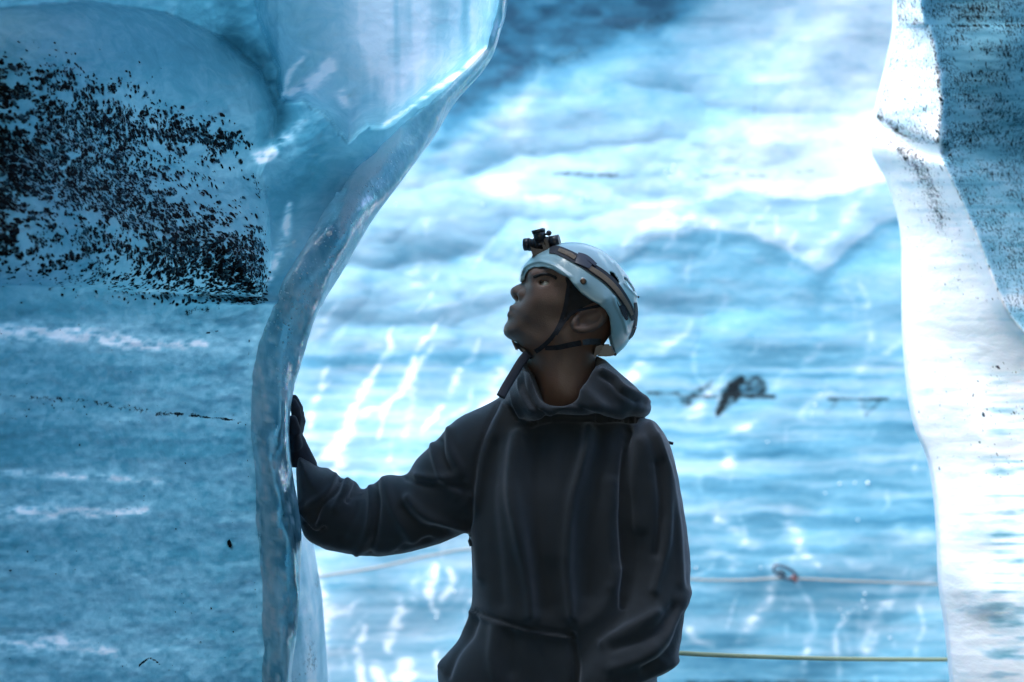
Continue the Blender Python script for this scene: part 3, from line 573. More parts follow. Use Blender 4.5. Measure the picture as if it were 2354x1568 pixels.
Wr -= .75*np.clip(fbm(GX/110, gy/10, 37, 4)-.05, 0, 1)*sstep(800, 950, gy)*sstep(2225, 2300, GX)
for p_, w_, a_ in [([(2055, 60), (2045, 150), (2025, 240), (2014, 280)], [10, 16, 16, 10], .42), ([(2090, 20), (2100, 60), (2090, 110)], 16, .36), ([(2012, 275), (2045, 300), (2080, 340), (2130, 410), (2160, 490)], [8, 12, 16, 20, 12], .38), ([(2155, 480), (2165, 525)], 8, .4),
                   ([(2050, 200), (2130, 215)], 12, .34), ([(2115, 60), (2135, 130)], 20, .26)]:
    stroke(Dr, GX, gy, p_, w_, a_, 'max')
rp = empty('ice_pillar', tuple(P(2250, 784, 5.6))[:2]+(0,), 'bright white ice column with ash speckled wall, at the right edge', 'ice pillar')
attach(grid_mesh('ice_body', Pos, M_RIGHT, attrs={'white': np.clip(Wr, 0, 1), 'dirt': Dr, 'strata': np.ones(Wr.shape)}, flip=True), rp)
r = np.random.default_rng(5); N = 90000; x = r.uniform(2000, 2480, N); y = r.uniform(-60, 1100, N); q = ridx(y); e = redx(y)
den = .50*sstep(-4, 14, x-q)*(.35+.65*sstep(900, 350, y))*np.clip(.62+1.3*fbm(x/60, y/30, 43, 3)+.5*fbm(x/150, y/25, 44, 2), .02, 1.4)
den += .9*(x < q)*np.exp(-seg_dist(x, y, spline([(2058, -50), (2052, 100), (2028, 220), (2018, 275), (2050, 305), (2085, 345), (2120, 400)], 6))**2/14**2)
den += .55*(x < q)*np.exp(-seg_dist(x, y, spline([(2070, 330), (2100, 375), (2135, 430), (2160, 500)], 6))**2/17**2)+.4*(x < q)*np.exp(-((x-2095)/16)**2-((y-70)/60)**2)+.22*(x < q)*(y < 330)
den += .012*(y < 700)+.5*np.exp(-((x-2163)/7)**2-((y-515)/18)**2); den = np.where(y > 820, .01+.08*sstep(2240, 2380, x)*np.clip(fbm(x/90, y/10, 37, 3), 0, 1), den)
keep = (r.random(N) < den*1.5) & (x > e+3); x, y = x[keep], y[keep]; n_ = len(x); sz = r.lognormal(.56, .42, n_)
ang = np.where(x > ridx(y), 1.57+r.normal(-.25, .25, n_), 1.0+r.normal(0, .3, n_))
grains('embedded_ash', right_depth, np.column_stack([x, y]), sz*r.uniform(1.2, 2.4, n_), sz*.72, ang, M_ASH, rp, .0006, 2, -.2)
print('grains right', n_)

# white beads added on the far wall as stand-ins for glints
bp = [(1930, 1112, 5), (1965, 1110, 4), (1995, 1110, 7), (1897, 1133, 4), (1988, 1365, 5), (1984, 1382, 5), (1990, 1397, 5), (1930, 1400, 4), (1938, 1418, 5), (1950, 1410, 4), (1962, 1402, 3), (2046, 1466, 5), (2047, 1448, 3), (1885, 905, 4), (1874, 930, 5), (1866, 948, 4),
      (1866, 958, 3), (1764, 1016, 4), (1545, 392, 6), (1548, 380, 5), (1530, 395, 4), (1540, 408, 4), (1786, 398, 4), (1640, 522, 6), (1620, 508, 4), (1600, 520, 4), (1560, 500, 4), (1575, 515, 3), (1972, 1195, 4), (1600, 1305, 4), (1748, 1305, 4), (1335, 460, 4), (1350, 455, 4), (910, 470, 4), (1110, 470, 4), (1045, 1360, 5), (1003, 1420, 5), (740, 1400, 5)]
V = []; Fc = []
for k, (x_, y_, r_) in enumerate(bp):
    c = P(x_, y_, back_depth(np.array([float(x_)]), np.array([float(y_)]))[0]-.004); rr = r_*KX*BY*.5; n0 = len(V)
    for i in range(5):
        for j in range(8):
            a_, b_ = math.pi*i/4, 2*math.pi*j/8; V.append((c[0]+rr*math.sin(a_)*math.cos(b_), c[1]+rr*.7*math.sin(a_)*math.sin(b_), c[2]+rr*math.cos(a_)))
    for i in range(4):
        for j in range(8): Fc.append((n0+i*8+j, n0+i*8+(j+1) % 8, n0+(i+1)*8+(j+1) % 8, n0+(i+1)*8+j))
beads = mesh_np('glint_beads', V, Fc, plain('white_glint', (.92, .95, .97), .08), back, True); beads['kind'] = 'stuff'

# ---------------------------------------------------------------- the visitor
Y0 = DP
def dm(px, py): return ((px-W0/2)*MPX, CAMZ-(py-H0/2)*MPX)              # photo pixels to metres in the person's plane
def cm(cx, cy): return dm(1115.9+.3403*cx, 485.2+.3403*cy)
def DM(pts): return [dm(*p) for p in pts]
def CM(pts): return [cm(*p) for p in pts]
CS = .3403*MPX
def blur(a, k):
    w_ = np.hanning(2*k+3)[1:-1]; w_ /= w_.sum()
    for ax in (0, 1):
        pad = [(0, 0), (0, 0)]; pad[ax] = (k, k); b = np.pad(a, pad, 'edge'); a = sum(w_[i]*np.take(b, range(i, i+a.shape[ax]), ax) for i in range(2*k+1))
    return a
def idw(X, Z, samples, p=2.5, floor=.01):
    num = 0; den = 0
    for (x, z), v in samples:
        w_ = 1/(np.hypot(X-x, Z-z)+floor)**p; num = num+w_*v; den = den+w_
    return num/den
def smooth_poly(pts, n=5):
    p = np.asarray(pts+pts[:3], float); s_ = spline(p, n); return s_[n: n+len(pts)*n]
ppl = empty('person', (dm(1300, 0)[0], Y0, 0), 'man in dark hooded sweatshirt looking up and touching the ice with one hand', 'person')

skin = NT('tanned_skin')
nz = skin.noise((1, 1, 1), 40, 4, .6); skin.ln(skin.mix(nz, (.165, .098, .070), (.20, .122, .09)), skin.b.inputs['Base Color'])
skin.setin(skin.b, Roughness=.45, Subsurface_Weight=.12, Subsurface_Scale=.01)
skin.ln(skin.bump(skin.noise((1, 1, 1), 420, 3, .6), .0006), skin.b.inputs['Normal'])
M_SKIN = skin.m
fab = NT('dark_fleece')
nz = fab.noise((1, 1, 1), 6, 4, .6); nz2 = fab.noise((1, 1, 1), 900, 2, .6)
fab.ln(fab.mix(nz2, fab.mix(nz, (.010, .014, .018), (.018, .024, .029)), (.027, .034, .041)), fab.b.inputs['Base Color'])
fab.setin(fab.b, Roughness=.85, Sheen_Weight=.5, Sheen_Roughness=.45); fab.b.inputs['Sheen Tint'].default_value = (.75, .85, 1, 1)
fab.ln(fab.bump(nz2, .0007), fab.b.inputs['Normal'])
M_FAB = fab.m
M_TROU = plain('dark_trouser_cloth', (.015, .016, .02), .8, noise=.3)
M_BOOT = plain('black_boot_leather', (.012, .012, .013), .5)
M_HAIR = plain('black_hair', (.010, .008, .008), .6, noise=.4, nscale=300, bump=.002)
M_HELM = plain('white_helmet_shell', (.28, .44, .47), .28, noise=.04, nscale=200, coat=.4)
M_LINER = plain('black_helmet_foam', (.012, .013, .015), .8)
M_STRAP = plain('black_webbing', (.012, .014, .022), .7, noise=.3, nscale=500, bump=.0006)
M_TAN = plain('tan_elastic_webbing', (.17, .125, .085), .85, noise=.35, nscale=420, bump=.0008)
M_PLAS = plain('black_lamp_plastic', (.016, .018, .026), .35, noise=.2)
M_STEEL = plain('dull_steel', (.30, .30, .32), .35, metal=1)
M_GLASS = plain('lamp_glass', (.25, .3, .33), .05)
M_GLOVE = plain('dark_glove_knit', (.014, .016, .028), .8, noise=.3, nscale=400, bump=.0006)

def displace(V, strokes, N, face=-.15, soft=1.0):
    "folds: ridges (+) and furrows (-) on the side that looks towards -y"
    x, z = V[:, 0], V[:, 2]; acc = np.zeros(len(V)); fac = sstep(.15, -.35, N[:, 1])
    for pts, w_, a_ in strokes: stroke(acc, x, z, pts, w_, a_)
    return V+N*(acc*fac)[:, None]
def normals(V, F):
    n = np.cross(V[F[:, 2]]-V[F[:, 0]], V[F[:, 3]]-V[F[:, 1]]); N = np.zeros_like(V)
    for k in range(4): np.add.at(N, F[:, k], n)
    return N/(np.linalg.norm(N, axis=1)[:, None]+1e-12)
def relax(V, F, it=1, lam=.5):
    for _ in range(it):
        S = np.zeros_like(V); c = np.zeros(len(V))
        for a in range(4):
            b = (a+1) % 4
            np.add.at(S, F[:, a], V[F[:, b]]); np.add.at(S, F[:, b], V[F[:, a]]); np.add.at(c, F[:, a], 1); np.add.at(c, F[:, b], 1)
        V = V*(1-lam)+lam*S/c[:, None]
    return V

# --- head and neck: one surface
HEAD = CM([(330, 330), (285, 370), (262, 425), (253, 470), (238, 488), (205, 503), (177, 522), (168, 545), (172, 565), (184, 588), (198, 603), (204, 615), (188, 630), (170, 648), (163, 662), (164, 671), (167, 678), (160, 688), (150, 708), (150, 728),
          (146, 745), (128, 775), (121, 800), (124, 825), (138, 848), (168, 868), (215, 888), (268, 915), (296, 950), (306, 1000), (322, 1080), (352, 1180), (400, 1290), (470, 1380), (560, 1400), (680, 1380), (740, 1260), (742, 1100), (748, 980),
          (800, 900), (862, 800), (890, 640), (850, 470), (740, 350), (560, 290), (430, 295)])
fh = Field((cm(90, 0)[0], Y0-.115, cm(0, 1500)[1]), (cm(930, 0)[0], Y0+.115, cm(0, 250)[1]), .0019)
WS = [((170, 545), .017), ((215, 540), .020), ((255, 560), .024), ((250, 500), .022), ((200, 600), .020), ((180, 660), .033), ((230, 660), .040), ((300, 690), .052), ((160, 720), .035), ((140, 800), .037), ((190, 850), .034), ((240, 780), .048),
      ((300, 440), .052), ((330, 520), .052), ((400, 480), .058), ((380, 600), .063), ((330, 620), .056), ((480, 620), .070), ((420, 760), .061), ((500, 800), .065), ((350, 850), .050), ((450, 900), .052), ((600, 740), .074), ((620, 560), .078), ((700, 650), .077),
      ((800, 700), .070), ((600, 900), .062), ((450, 1000), .054), ((600, 1050), .060), ((500, 1200), .062), ((600, 1400), .045), ((500, 380), .070)]
Wm = idw(fh.X2, fh.Z2, [(cm(*a), b) for a, b in WS], 3.2, .004); Wm = blur(Wm, 7)
dpl = poly_sd(fh.X2, fh.Z2, smooth_poly(HEAD, 3)); R = idw(fh.X2, fh.Z2, [(cm(170, 545), .014), (cm(260, 560), .02), (cm(175, 665), .016), (cm(140, 800), .024), (cm(400, 620), .04), (cm(600, 700), .055), (cm(500, 1100), .05), (cm(300, 420), .035)], 2.5, .01); R = blur(R, 7)
m = np.minimum(dpl/R, 1); m = np.where(dpl < 0, dpl/.02, m)
y_ = fh.y[None, :, None]-Y0
q = np.sqrt((y_/Wm[:, None, :])**2+((1-m)**2)[:, None, :])-1
fh.f = (q*np.minimum(Wm, R)[:, None, :]).astype(np.float32)
def side(cx, cy, dy=0):                                   # a point on the near cheek
    x, z = cm(cx, cy); i = int(np.clip((x-fh.x[0])/fh.h, 0, len(fh.x)-1)); k_ = int(np.clip((z-fh.z[0])/fh.h, 0, len(fh.z)-1))
    mm = min(m[i, k_], 1); wv = Wm[i, k_]*math.sqrt(max(0, 1-(1-mm)**2)); return (x, Y0-wv+dy, z)
for sgn in (-1, 1):
    def sd(cx, cy, dy=0):
        a = side(cx, cy, dy); return a if sgn < 0 else (a[0], 2*Y0-a[1], a[2])
    fh.ell(sd(395, 500, .000), (.017, .011, .011), .014, 'sub', rot=.9)                 # eye socket
    fh.cap(sd(330, 435, .004), sd(440, 415, .007), .0060, .005, .012)                   # brow
    fh.ell(sd(410, 600, .0155), (.028, .015, .022), .035, rot=.6)                         # cheek bone
    fh.ell(sd(256, 572, .000), (.0095, .007, .009), .007)                               # nose wing
    fh.ell(sd(222, 585, .002), (.0065, .005, .0030), .003, 'sub', rot=-.6)              # nostril
    fh.cap(sd(176, 672, -.001), sd(300, 690, .001), .0014, .0016, .0035, 'sub')         # mouth line
    fh.cap(sd(180, 655, .003), sd(255, 672, .004), .005, .003, .006)                    # upper lip
    fh.cap(sd(170, 700, .003), sd(250, 704, .005), .0062, .003, .007)                   # lower lip
    fh.cap(sd(290, 880, .008), sd(520, 840, .007), .010, .010, .03)                     # jaw edge
    # ear
    ex, ez = cm(682, 742); rt = math.radians(30); ey = Y0+sgn*.079
    fh.ell((ex, ey, ez), (.0335, .0068, .0205), .006, rot=rt)
    fh.ell((ex+.012, ey+sgn*.001, ez+.007), (.0235, .0085, .019), .006, rot=rt)
    hx = [(600, 795), (650, 805), (720, 785), (765, 745), (770, 705), (740, 675), (690, 672), (640, 690)]
    sp = spline([cm(*p) for p in hx], 3)
    for a, b in zip(sp[:-1], sp[1:]): fh.cap((a[0], ey+sgn*.006, a[1]), (b[0], ey+sgn*.006, b[1]), .0036, .0036, .004)
    fh.ell((cm(640, 745)[0], ey+sgn*.010, cm(640, 745)[1]), (.0125, .009, .0085), .004, 'sub', rot=rt)
    fh.ell((cm(705, 722)[0], ey+sgn*.010, cm(705, 722)[1]), (.018, .0055, .0085), .004, 'sub', rot=rt)
    fh.ell((cm(596, 758)[0], ey+sgn*.004, cm(596, 758)[1]), (.006, .005, .008), .004)
    # eyelids over the ball
    e3 = sd(405, 497, .0095); fh.ell(e3, (.0128, .0128, .0128), .004)
    fh.ell((e3[0]-.003, e3[1]+sgn*.010, e3[2]+.001), (.0100, .0085, .0044), .002, 'sub', rot=-.15)
fh.cap((cm(560, 900)[0], Y0-.052, cm(560, 900)[1]), (cm(430, 1330)[0], Y0-.022, cm(430, 1330)[1]), .010, .012, .02)       # neck tendon
fh.ell((cm(318, 1030)[0], Y0, cm(318, 1030)[1]), (.010, .012, .014), .015)              # larynx
V, F = surface_nets(fh.f, fh.lo, fh.h); V = relax(V, F, 2, .5); F = F.astype(np.int32)
body = attach(mesh_np('head_and_neck', V, F, M_SKIN), ppl); body.name = 'body'
M_EYE = plain('eye_white', (.75, .78, .76), .06); M_IRIS = plain('dark_iris', (.02, .012, .008), .08)
def ball(name, c, r, mat, parent, seg=24, sc3=(1, 1, 1)):
    th, ph = np.meshgrid(np.linspace(0, np.pi, seg//2), np.linspace(0, 2*np.pi, seg))
    Pp = np.stack([c[0]+r*sc3[0]*np.sin(th)*np.cos(ph), c[1]+r*sc3[1]*np.sin(th)*np.sin(ph), c[2]+r*sc3[2]*np.cos(th)], -1)
    return attach(grid_mesh(name, Pp, mat), parent)
for sgn in (-1, 1):
    e3 = side(405, 497, .0095); e3 = (e3[0], e3[1] if sgn < 0 else 2*Y0-e3[1], e3[2]); eb = ball('eye', e3, .0112, M_EYE, ppl)
    ir = ball('iris', (e3[0]-.0068, e3[1]+sgn*.0062, e3[2]+.0045), .0046, M_IRIS, ppl); ir.parent = eb; ir.matrix_parent_inverse.identity()
for sgn in (-1, 1):
    bs = [cm(322, 452), cm(360, 438), cm(410, 432), cm(455, 446), cm(478, 464)]; pts_ = []
    for x_, z_ in spline(bs, 5):
        i = int(round((x_-fh.x[0])/fh.h)); k_ = int(round((z_-fh.z[0])/fh.h)); c_ = fh.f[i, :, k_] < 0; yy = fh.y[np.argmax(c_)] if c_.any() else Y0
        pts_.append((x_, yy-.0005 if sgn < 0 else 2*Y0-yy+.0005, z_))
    attach(tube('eyebrow', pts_, .0030, M_HAIR, 8), ppl)
# --- hair (short, shows under the helmet and behind the ear; temple part also stands in for shadow)
fr_ = Field(fh.lo, (fh.x[-1], fh.y[-1], fh.z[-1]), .0028)
Wc = blur(idw(fr_.X2, fr_.Z2, [(cm(*a), b+.0035) for a, b in WS], 3.2, .004), 5)
HAIR_SHADE_P = CM([(520, 430), (536, 520), (540, 600), (530, 680), (545, 740), (575, 725), (600, 690), (640, 668), (700, 655), (762, 668), (792, 720), (776, 770), (740, 800), (720, 850), (726, 930), (760, 935), (846, 905), (885, 780), (900, 600), (820, 420), (640, 320)])
m2 = np.minimum(poly_sd(fr_.X2, fr_.Z2, smooth_poly(HEAD, 3))/.055, 1); q = np.sqrt(((fr_.y[None, :, None]-Y0)/Wc[:, None, :])**2+((1-m2)**2)[:, None, :])-1
cut = -poly_sd(fr_.X2, fr_.Z2, smooth_poly(HAIR_SHADE_P, 3))[:, None, :]+.002*np.sin(fr_.X2*2600)[:, None, :]
fr_.f = np.maximum(q*.055, cut).astype(np.float32)
V, F = surface_nets(fr_.f, fr_.lo, fr_.h); V = relax(V, F, 1); attach(mesh_np('hair_and_shade', V, F, M_HAIR), ppl)

# --- sweatshirt
TORSO = DM([(1210, 925), (1165, 915), (1120, 945), (1098, 1010), (1087, 1090), (1083, 1200), (1084, 1300), (1082, 1395), (1060, 1460), (1022, 1512), (1004, 1540), (1010, 1600), (1040, 1690), (1180, 1720), (1420, 1720), (1500, 1640), (1510, 1500), (1500, 1200), (1500, 1020), (1465, 965), (1380, 930)])
SLEEVE_R = DM([(1160, 905), (1147, 920), (1067, 953), (1029, 984), (996, 1022), (958, 1057), (931, 1093), (887, 1096), (872, 1104), (849, 1120), (827, 1130), (815, 1112), (795, 1105), (779, 1104), (765, 1092), (745, 1078), (728, 1076), (712, 1060), (697, 1052), (683, 1044), (672, 1060), (674, 1120), (680, 1180),
             (690, 1223), (725, 1259), (763, 1273), (820, 1284), (896, 1282), (972, 1266), (1034, 1242), (1083, 1218), (1140, 1200), (1220, 1100), (1230, 980)])
SLEEVE_L = DM([(1440, 975), (1490, 962), (1520, 990), (1541, 1040), (1556, 1100), (1570, 1180), (1581, 1262), (1580, 1330), (1566, 1410), (1557, 1470), (1545, 1515), (1518, 1535), (1492, 1548), (1440, 1600), (1350, 1610), (1318, 1560), (1325, 1500), (1375, 1440), (1415, 1390), (1428, 1300), (1424, 1180), (1418, 1060)])
HOOD = CM([(262, 985), (232, 1050), (170, 1190), (130, 1260), (180, 1360), (300, 1440), (345, 1425), (460, 1408), (700, 1412), (1000, 1408), (1085, 1385), (1118, 1335), (1100, 1285), (1050, 1225), (980, 1160), (920, 1110), (850, 1045), (775, 985), (700, 960), (560, 960), (420, 975)])
fb = Field((dm(640, 0)[0], Y0-.24, dm(0, 1730)[1]), (dm(1610, 0)[0], Y0+.26, dm(0, 790)[1]), .0042)
X2, Z2 = fb.X2, fb.Z2; Z0 = dm(0, 1300)[1]
fb.inflate(smooth_poly(TORSO, 3), Y0+.015, idw(X2, Z2, [(dm(1180, 980), .09), (dm(1300, 980), .11), (dm(1200, 1200), .135), (dm(1400, 1200), .13), (dm(1150, 1480), .14), (dm(1400, 1500), .15)], 2), .10, 0)
fb.inflate(smooth_poly(SLEEVE_R, 3), lambda X, Z: Y0+.02+.05*sstep(dm(1050, 0)[0], dm(700, 0)[0], X), .078, .072, .016)
fb.inflate(smooth_poly(SLEEVE_L, 3), lambda X, Z: Y0-.045-.05*sstep(dm(0, 1250)[1], dm(0, 1500)[1], Z), .070, .062, .010)
fb.inflate(smooth_poly(HOOD, 3), lambda X, Z: Y0-.005+0*X, idw(X2, Z2, [(cm(200, 1200), .085), (cm(400, 1400), .118), (cm(700, 1380), .125), (cm(700, 1000), .088), (cm(1050, 1320), .075), (cm(900, 1200), .105)], 2), .030, .004)
# opening round the neck: a cone shaped hole down the collar
for t in np.linspace(0, 1, 14):
    cx = 520-30*t; cy = 940+300*t; x_, z_ = cm(cx, cy); rr = (.078-.038*t)
    fb.ell((x_, Y0-.030-.034*t, z_), (rr*(1.12-.1*t), .072+.012*t, .022), .004, 'sub')
# V at the throat
for a, b, ra in [((440, 1080), (425, 1270), .026), ((405, 1180), (405, 1335), .014), ((540, 1050), (470, 1220), .030), ((620, 1000), (560, 1100), .030)]:
    fb.cap((cm(*a)[0], Y0-.105, cm(*a)[1]), (cm(*b)[0], Y0-.125, cm(*b)[1]), ra, ra*.5, .008, 'sub')
V, F = surface_nets(fb.f, fb.lo, fb.h); V = relax(V, F, 2); N = normals(V, F)
S = []
def fd(pts, w_, a_): S.append((DM(pts), np.asarray(w_)*MPX, a_*1.0))
def fc(pts, w_, a_): S.append((CM(pts), np.asarray(w_)*CS, a_))
# hood seams and edges
fc([(310, 1432), (360, 1410), (460, 1392), (700, 1398), (1000, 1405)], 16, -.011); fc([(330, 1405), (400, 1370), (460, 1345)], 16, .006)
fc([(170, 1200), (200, 1300), (245, 1380)], 12, .007); fc([(145, 1230), (170, 1320), (215, 1400)], 12, -.006); fc([(235, 1100), (260, 1200), (330, 1320), (400, 1370)], 14, -.007); fc([(222, 1110), (235, 1210), (300, 1330)], 12, .006)
fc([(770, 1075), (850, 1120), (910, 1185), (1010, 1240), (1095, 1290)], 14, .009); fc([(770, 1105), (850, 1160), (900, 1220), (1000, 1275)], 16, -.006); fc([(640, 1190), (760, 1300), (900, 1370)], 40, .006)
fc([(560, 1260), (640, 1330), (760, 1390)], 22, -.005)
# torso: arm hole seam, long soft folds
fd([(1147, 925), (1118, 985), (1097, 1060), (1088, 1150), (1086, 1215)], 5, -.006); fd([(1160, 935), (1135, 990), (1112, 1060), (1100, 1150), (1098, 1230), (1105, 1320)], 10, .007)
fd([(1190, 1000), (1178, 1100), (1190, 1200), (1215, 1330), (1220, 1400)], 15, .016); fd([(1235, 1010), (1225, 1120), (1235, 1260), (1250, 1380)], 20, -.009)
fd([(1350, 985), (1335, 1060), (1310, 1150), (1300, 1280), (1310, 1400)], 13, .017); fd([(1290, 1000), (1280, 1120), (1268, 1260)], 22, .005); fd([(1380, 990), (1365, 1100), (1345, 1230), (1345, 1350)], 18, -.009)
fd([(1140, 1020), (1130, 1150), (1140, 1260), (1150, 1370)], 18, -.007); fd([(1400, 1100), (1395, 1220), (1400, 1330)], 14, .005); fd([(1420, 1300), (1380, 1380), (1330, 1420)], 18, .007)
# left sleeve
fd([(1440, 985), (1428, 1060), (1424, 1180), (1430, 1290), (1424, 1380)], 8, -.012); fd([(1488, 975), (1515, 1050), (1528, 1150), (1520, 1250), (1495, 1340)], 9, .008)
fd([(1500, 1000), (1535, 1100), (1552, 1220), (1556, 1330)], 8, .006); fd([(1505, 1060), (1512, 1160), (1500, 1260)], 10, -.008); fd([(1465, 1010), (1455, 1100), (1462, 1200)], 14, .006); fd([(1568, 1350), (1530, 1430), (1480, 1480), (1400, 1510)], 14, .009)
fd([(1560, 1400), (1530, 1470), (1470, 1510)], 10, -.009); fd([(1540, 1380), (1480, 1440), (1400, 1465)], 12, -.008); fd([(1500, 1390), (1440, 1425), (1380, 1460)], 12, .009); fd([(1550, 1500), (1500, 1520), (1400, 1560)], 10, .007)
# kangaroo pocket: seam and slanting mouth
fd([(1086, 1397), (1130, 1405), (1190, 1420), (1250, 1432), (1315, 1440)], 4, -.006); fd([(1086, 1405), (1130, 1414), (1190, 1429), (1250, 1441), (1312, 1449)], 6, .005)
fd([(1084, 1400), (1070, 1440), (1035, 1480), (1010, 1530)], 6, .007); fd([(1096, 1412), (1082, 1450), (1050, 1495), (1030, 1540)], 8, -.007); fd([(1140, 1430), (1135, 1500), (1150, 1590)], 14, .008); fd([(1175, 1440), (1178, 1520)], 16, -.007)
fd([(1312, 1440), (1320, 1500), (1318, 1570)], 8, -.010)
# right sleeve: bunched fabric
fd([(780, 1105), (772, 1125), (735, 1165), (720, 1200)], 7, -.010); fd([(765, 1095), (755, 1130), (715, 1160), (700, 1175)], 9, .008); fd([(795, 1110), (785, 1140), (770, 1170)], 9, .009); fd([(818, 1118), (812, 1132), (800, 1150)], 6, -.010)
fd([(690, 1160), (705, 1190), (725, 1215), (740, 1200)], 7, .008); fd([(700, 1205), (725, 1222), (745, 1212)], 6, -.008); fd([(862, 1115), (868, 1160), (865, 1220), (850, 1275)], 8, -.009); fd([(850, 1122), (855, 1160), (848, 1220), (820, 1270)], 10, .008)
fd([(880, 1105), (895, 1140), (920, 1190), (950, 1240)], 12, .006); fd([(940, 1145), (980, 1180), (1030, 1200), (1080, 1212)], 11, .010); fd([(930, 1165), (970, 1205), (1030, 1222)], 12, -.009); fd([(960, 1095), (1010, 1098), (1060, 1085)], 10, .007)
fd([(935, 1098), (970, 1108), (1040, 1112), (1080, 1120)], 9, -.007); fd([(996, 1024), (1005, 1060), (1020, 1100), (1050, 1130)], 8, .008); fd([(1015, 1010), (1022, 1050), (1040, 1085)], 8, -.008); fd([(1035, 990), (1038, 1030), (1060, 1070)], 9, .008)
fd([(700, 1235), (760, 1250), (820, 1262), (900, 1262), (960, 1245)], 12, .005); fd([(910, 1268), (935, 1250), (990, 1240)], 7, -.006); fd([(820, 1140), (815, 1180), (790, 1230)], 12, -.005)
V = displace(V, S, N)
N = normals(V, F); w_ = .0016*fbm(V[:, 0]/.03+V[:, 1]*20, V[:, 2]/.045, 99, 3)+.0035*fbm(V[:, 0]/.09+V[:, 1]*8, V[:, 2]/.16, 199, 3); V = V+N*w_[:, None]
V = relax(V, F, 1, .4)
hoodie = attach(mesh_np('hooded_sweatshirt', V, F, M_FAB), ppl)
# seams as raised piping
def lay(pts, off, r, name, mat, parent, n=6, sm=None):
    "a cord or band laid on the near side of the sweatshirt"
    sp = spline(pts, 6); out = []
    for x_, z_ in sp:
        i = int(round((x_-fb.x[0])/fb.h)); k_ = int(round((z_-fb.z[0])/fb.h)); col = fb.f[np.clip(i, 0, fb.f.shape[0]-1), :, np.clip(k_, 0, fb.f.shape[2]-1)]
        j = np.argmax(col < 0); yy = fb.y[j] if (col < 0).any() else Y0; out.append((x_, yy-off, z_))
    out = np.array(out); out[1:-1, 1] = (out[:-2, 1]+out[1:-1, 1]*2+out[2:, 1])/4
    return attach(tube(name, out, r, mat, n), parent)
# --- trousers, boots (below the frame)
ft = Field((dm(1040, 0)[0]-.02, Y0-.2, .08), (dm(1520, 0)[0]+.05, Y0+.25, dm(0, 1640)[1]), .009)
hx = dm(1270, 0)[0]
for sgn, ddx in ((-1, -.02), (1, .03)):
    hp = (hx+sgn*.075, Y0+.02, .90); kn = (hx+sgn*.095+ddx, Y0+sgn*.02, .50); an = (hx+sgn*.10+ddx, Y0+.02+sgn*.04, .11)
    ft.cap(hp, kn, .105, .078, .03); ft.cap(kn, an, .078, .060, .02)
ft.ell((hx+.02, Y0+.02, .88), (.19, .13, .12), .04)
V, F = surface_nets(ft.f, ft.lo, ft.h); attach(mesh_np('trousers', relax(V, F, 1), F, M_TROU), ppl)
for sgn, ddx in ((-1, -.02), (1, .03)):
    fo = Field((hx+sgn*.10+ddx-.24, Y0+.02+sgn*.04-.09, -.002), (hx+sgn*.10+ddx+.12, Y0+.02+sgn*.04+.09, .22), .006); ax_ = hx+sgn*.10+ddx; ay_ = Y0+.02+sgn*.04
    fo.cap((ax_+.02, ay_, .10), (ax_+.01, ay_, .20), .052, .055, .02); fo.ell((ax_-.05, ay_, .055), (.15, .05, .055), .03); fo.ell((ax_+.03, ay_, .05), (.07, .043, .05), .02)
    fo.f = np.maximum(fo.f, -(fo.z[None, None, :]-.004)).astype(np.float32)
    V, F = surface_nets(fo.f, fo.lo, fo.h); attach(mesh_np('boot', V, F, M_BOOT), ppl)
# --- gloved hand flat on the ice: palm, four fingers and thumb
hf = Field((dm(655, 0)[0]-.03, Y0-.06, dm(0, 1080)[1]), (dm(720, 0)[0]+.02, Y0+.17, dm(0, 880)[1]), .0022)
def hp_(px, py, dy): x_, z_ = dm(px, py); return (x_, Y0+.045+dy, z_)
hf.cap(hp_(694, 1075, .02), hp_(678, 1025, .02), .024, .017, .01)
hf.ell(hp_(672, 1000, .02), (.0125, .043, .046), .012)
for i, (dy, L, b) in enumerate([(-.020, 60, 0), (.002, 70, 3), (.024, 66, 5), (.046, 50, 8)]):
    a = hp_(676, 985+b, dy); k1 = hp_(680, 985-L*.42+b, dy*1.15); k2 = hp_(677, 985-L*.75+b, dy*1.25); tp = hp_(671, 985-L+b, dy*1.3)
    hf.cap(a, k1, .0108, .0100, .004); hf.cap(k1, k2, .0100, .0093, .003); hf.cap(k2, tp, .0093, .0080, .003)
hf.cap(hp_(676, 1022, -.006), hp_(674, 990, -.040), .0125, .0112, .006); hf.cap(hp_(678, 990, -.040), hp_(673, 965, -.050), .0112, .0092, .003)
V, F = surface_nets(hf.f, hf.lo, hf.h); attach(mesh_np('glove', relax(V, F, 1), F, M_GLOVE), ppl)
# --- backpack-like strap bits at the back and belt loop seen beside the body
attach(tube('drawcord', [(dm(1081, 1226)[0], Y0-.03, dm(1081, 1226)[1]), (dm(1080, 1240)[0], Y0-.03, dm(1080, 1240)[1]), (dm(1084, 1252)[0], Y0-.03, dm(1084, 1252)[1])], .0035, M_FAB, 8), ppl)
a = dm(1530, 1015); b = dm(1546, 1019); attach(tube('fabric_loop', [(a[0]-.01, Y0-.02, a[1]+.004), (a[0], Y0-.02, a[1]), (b[0], Y0-.02, b[1])], [.003, .003, .0028], M_STRAP, 8), ppl)

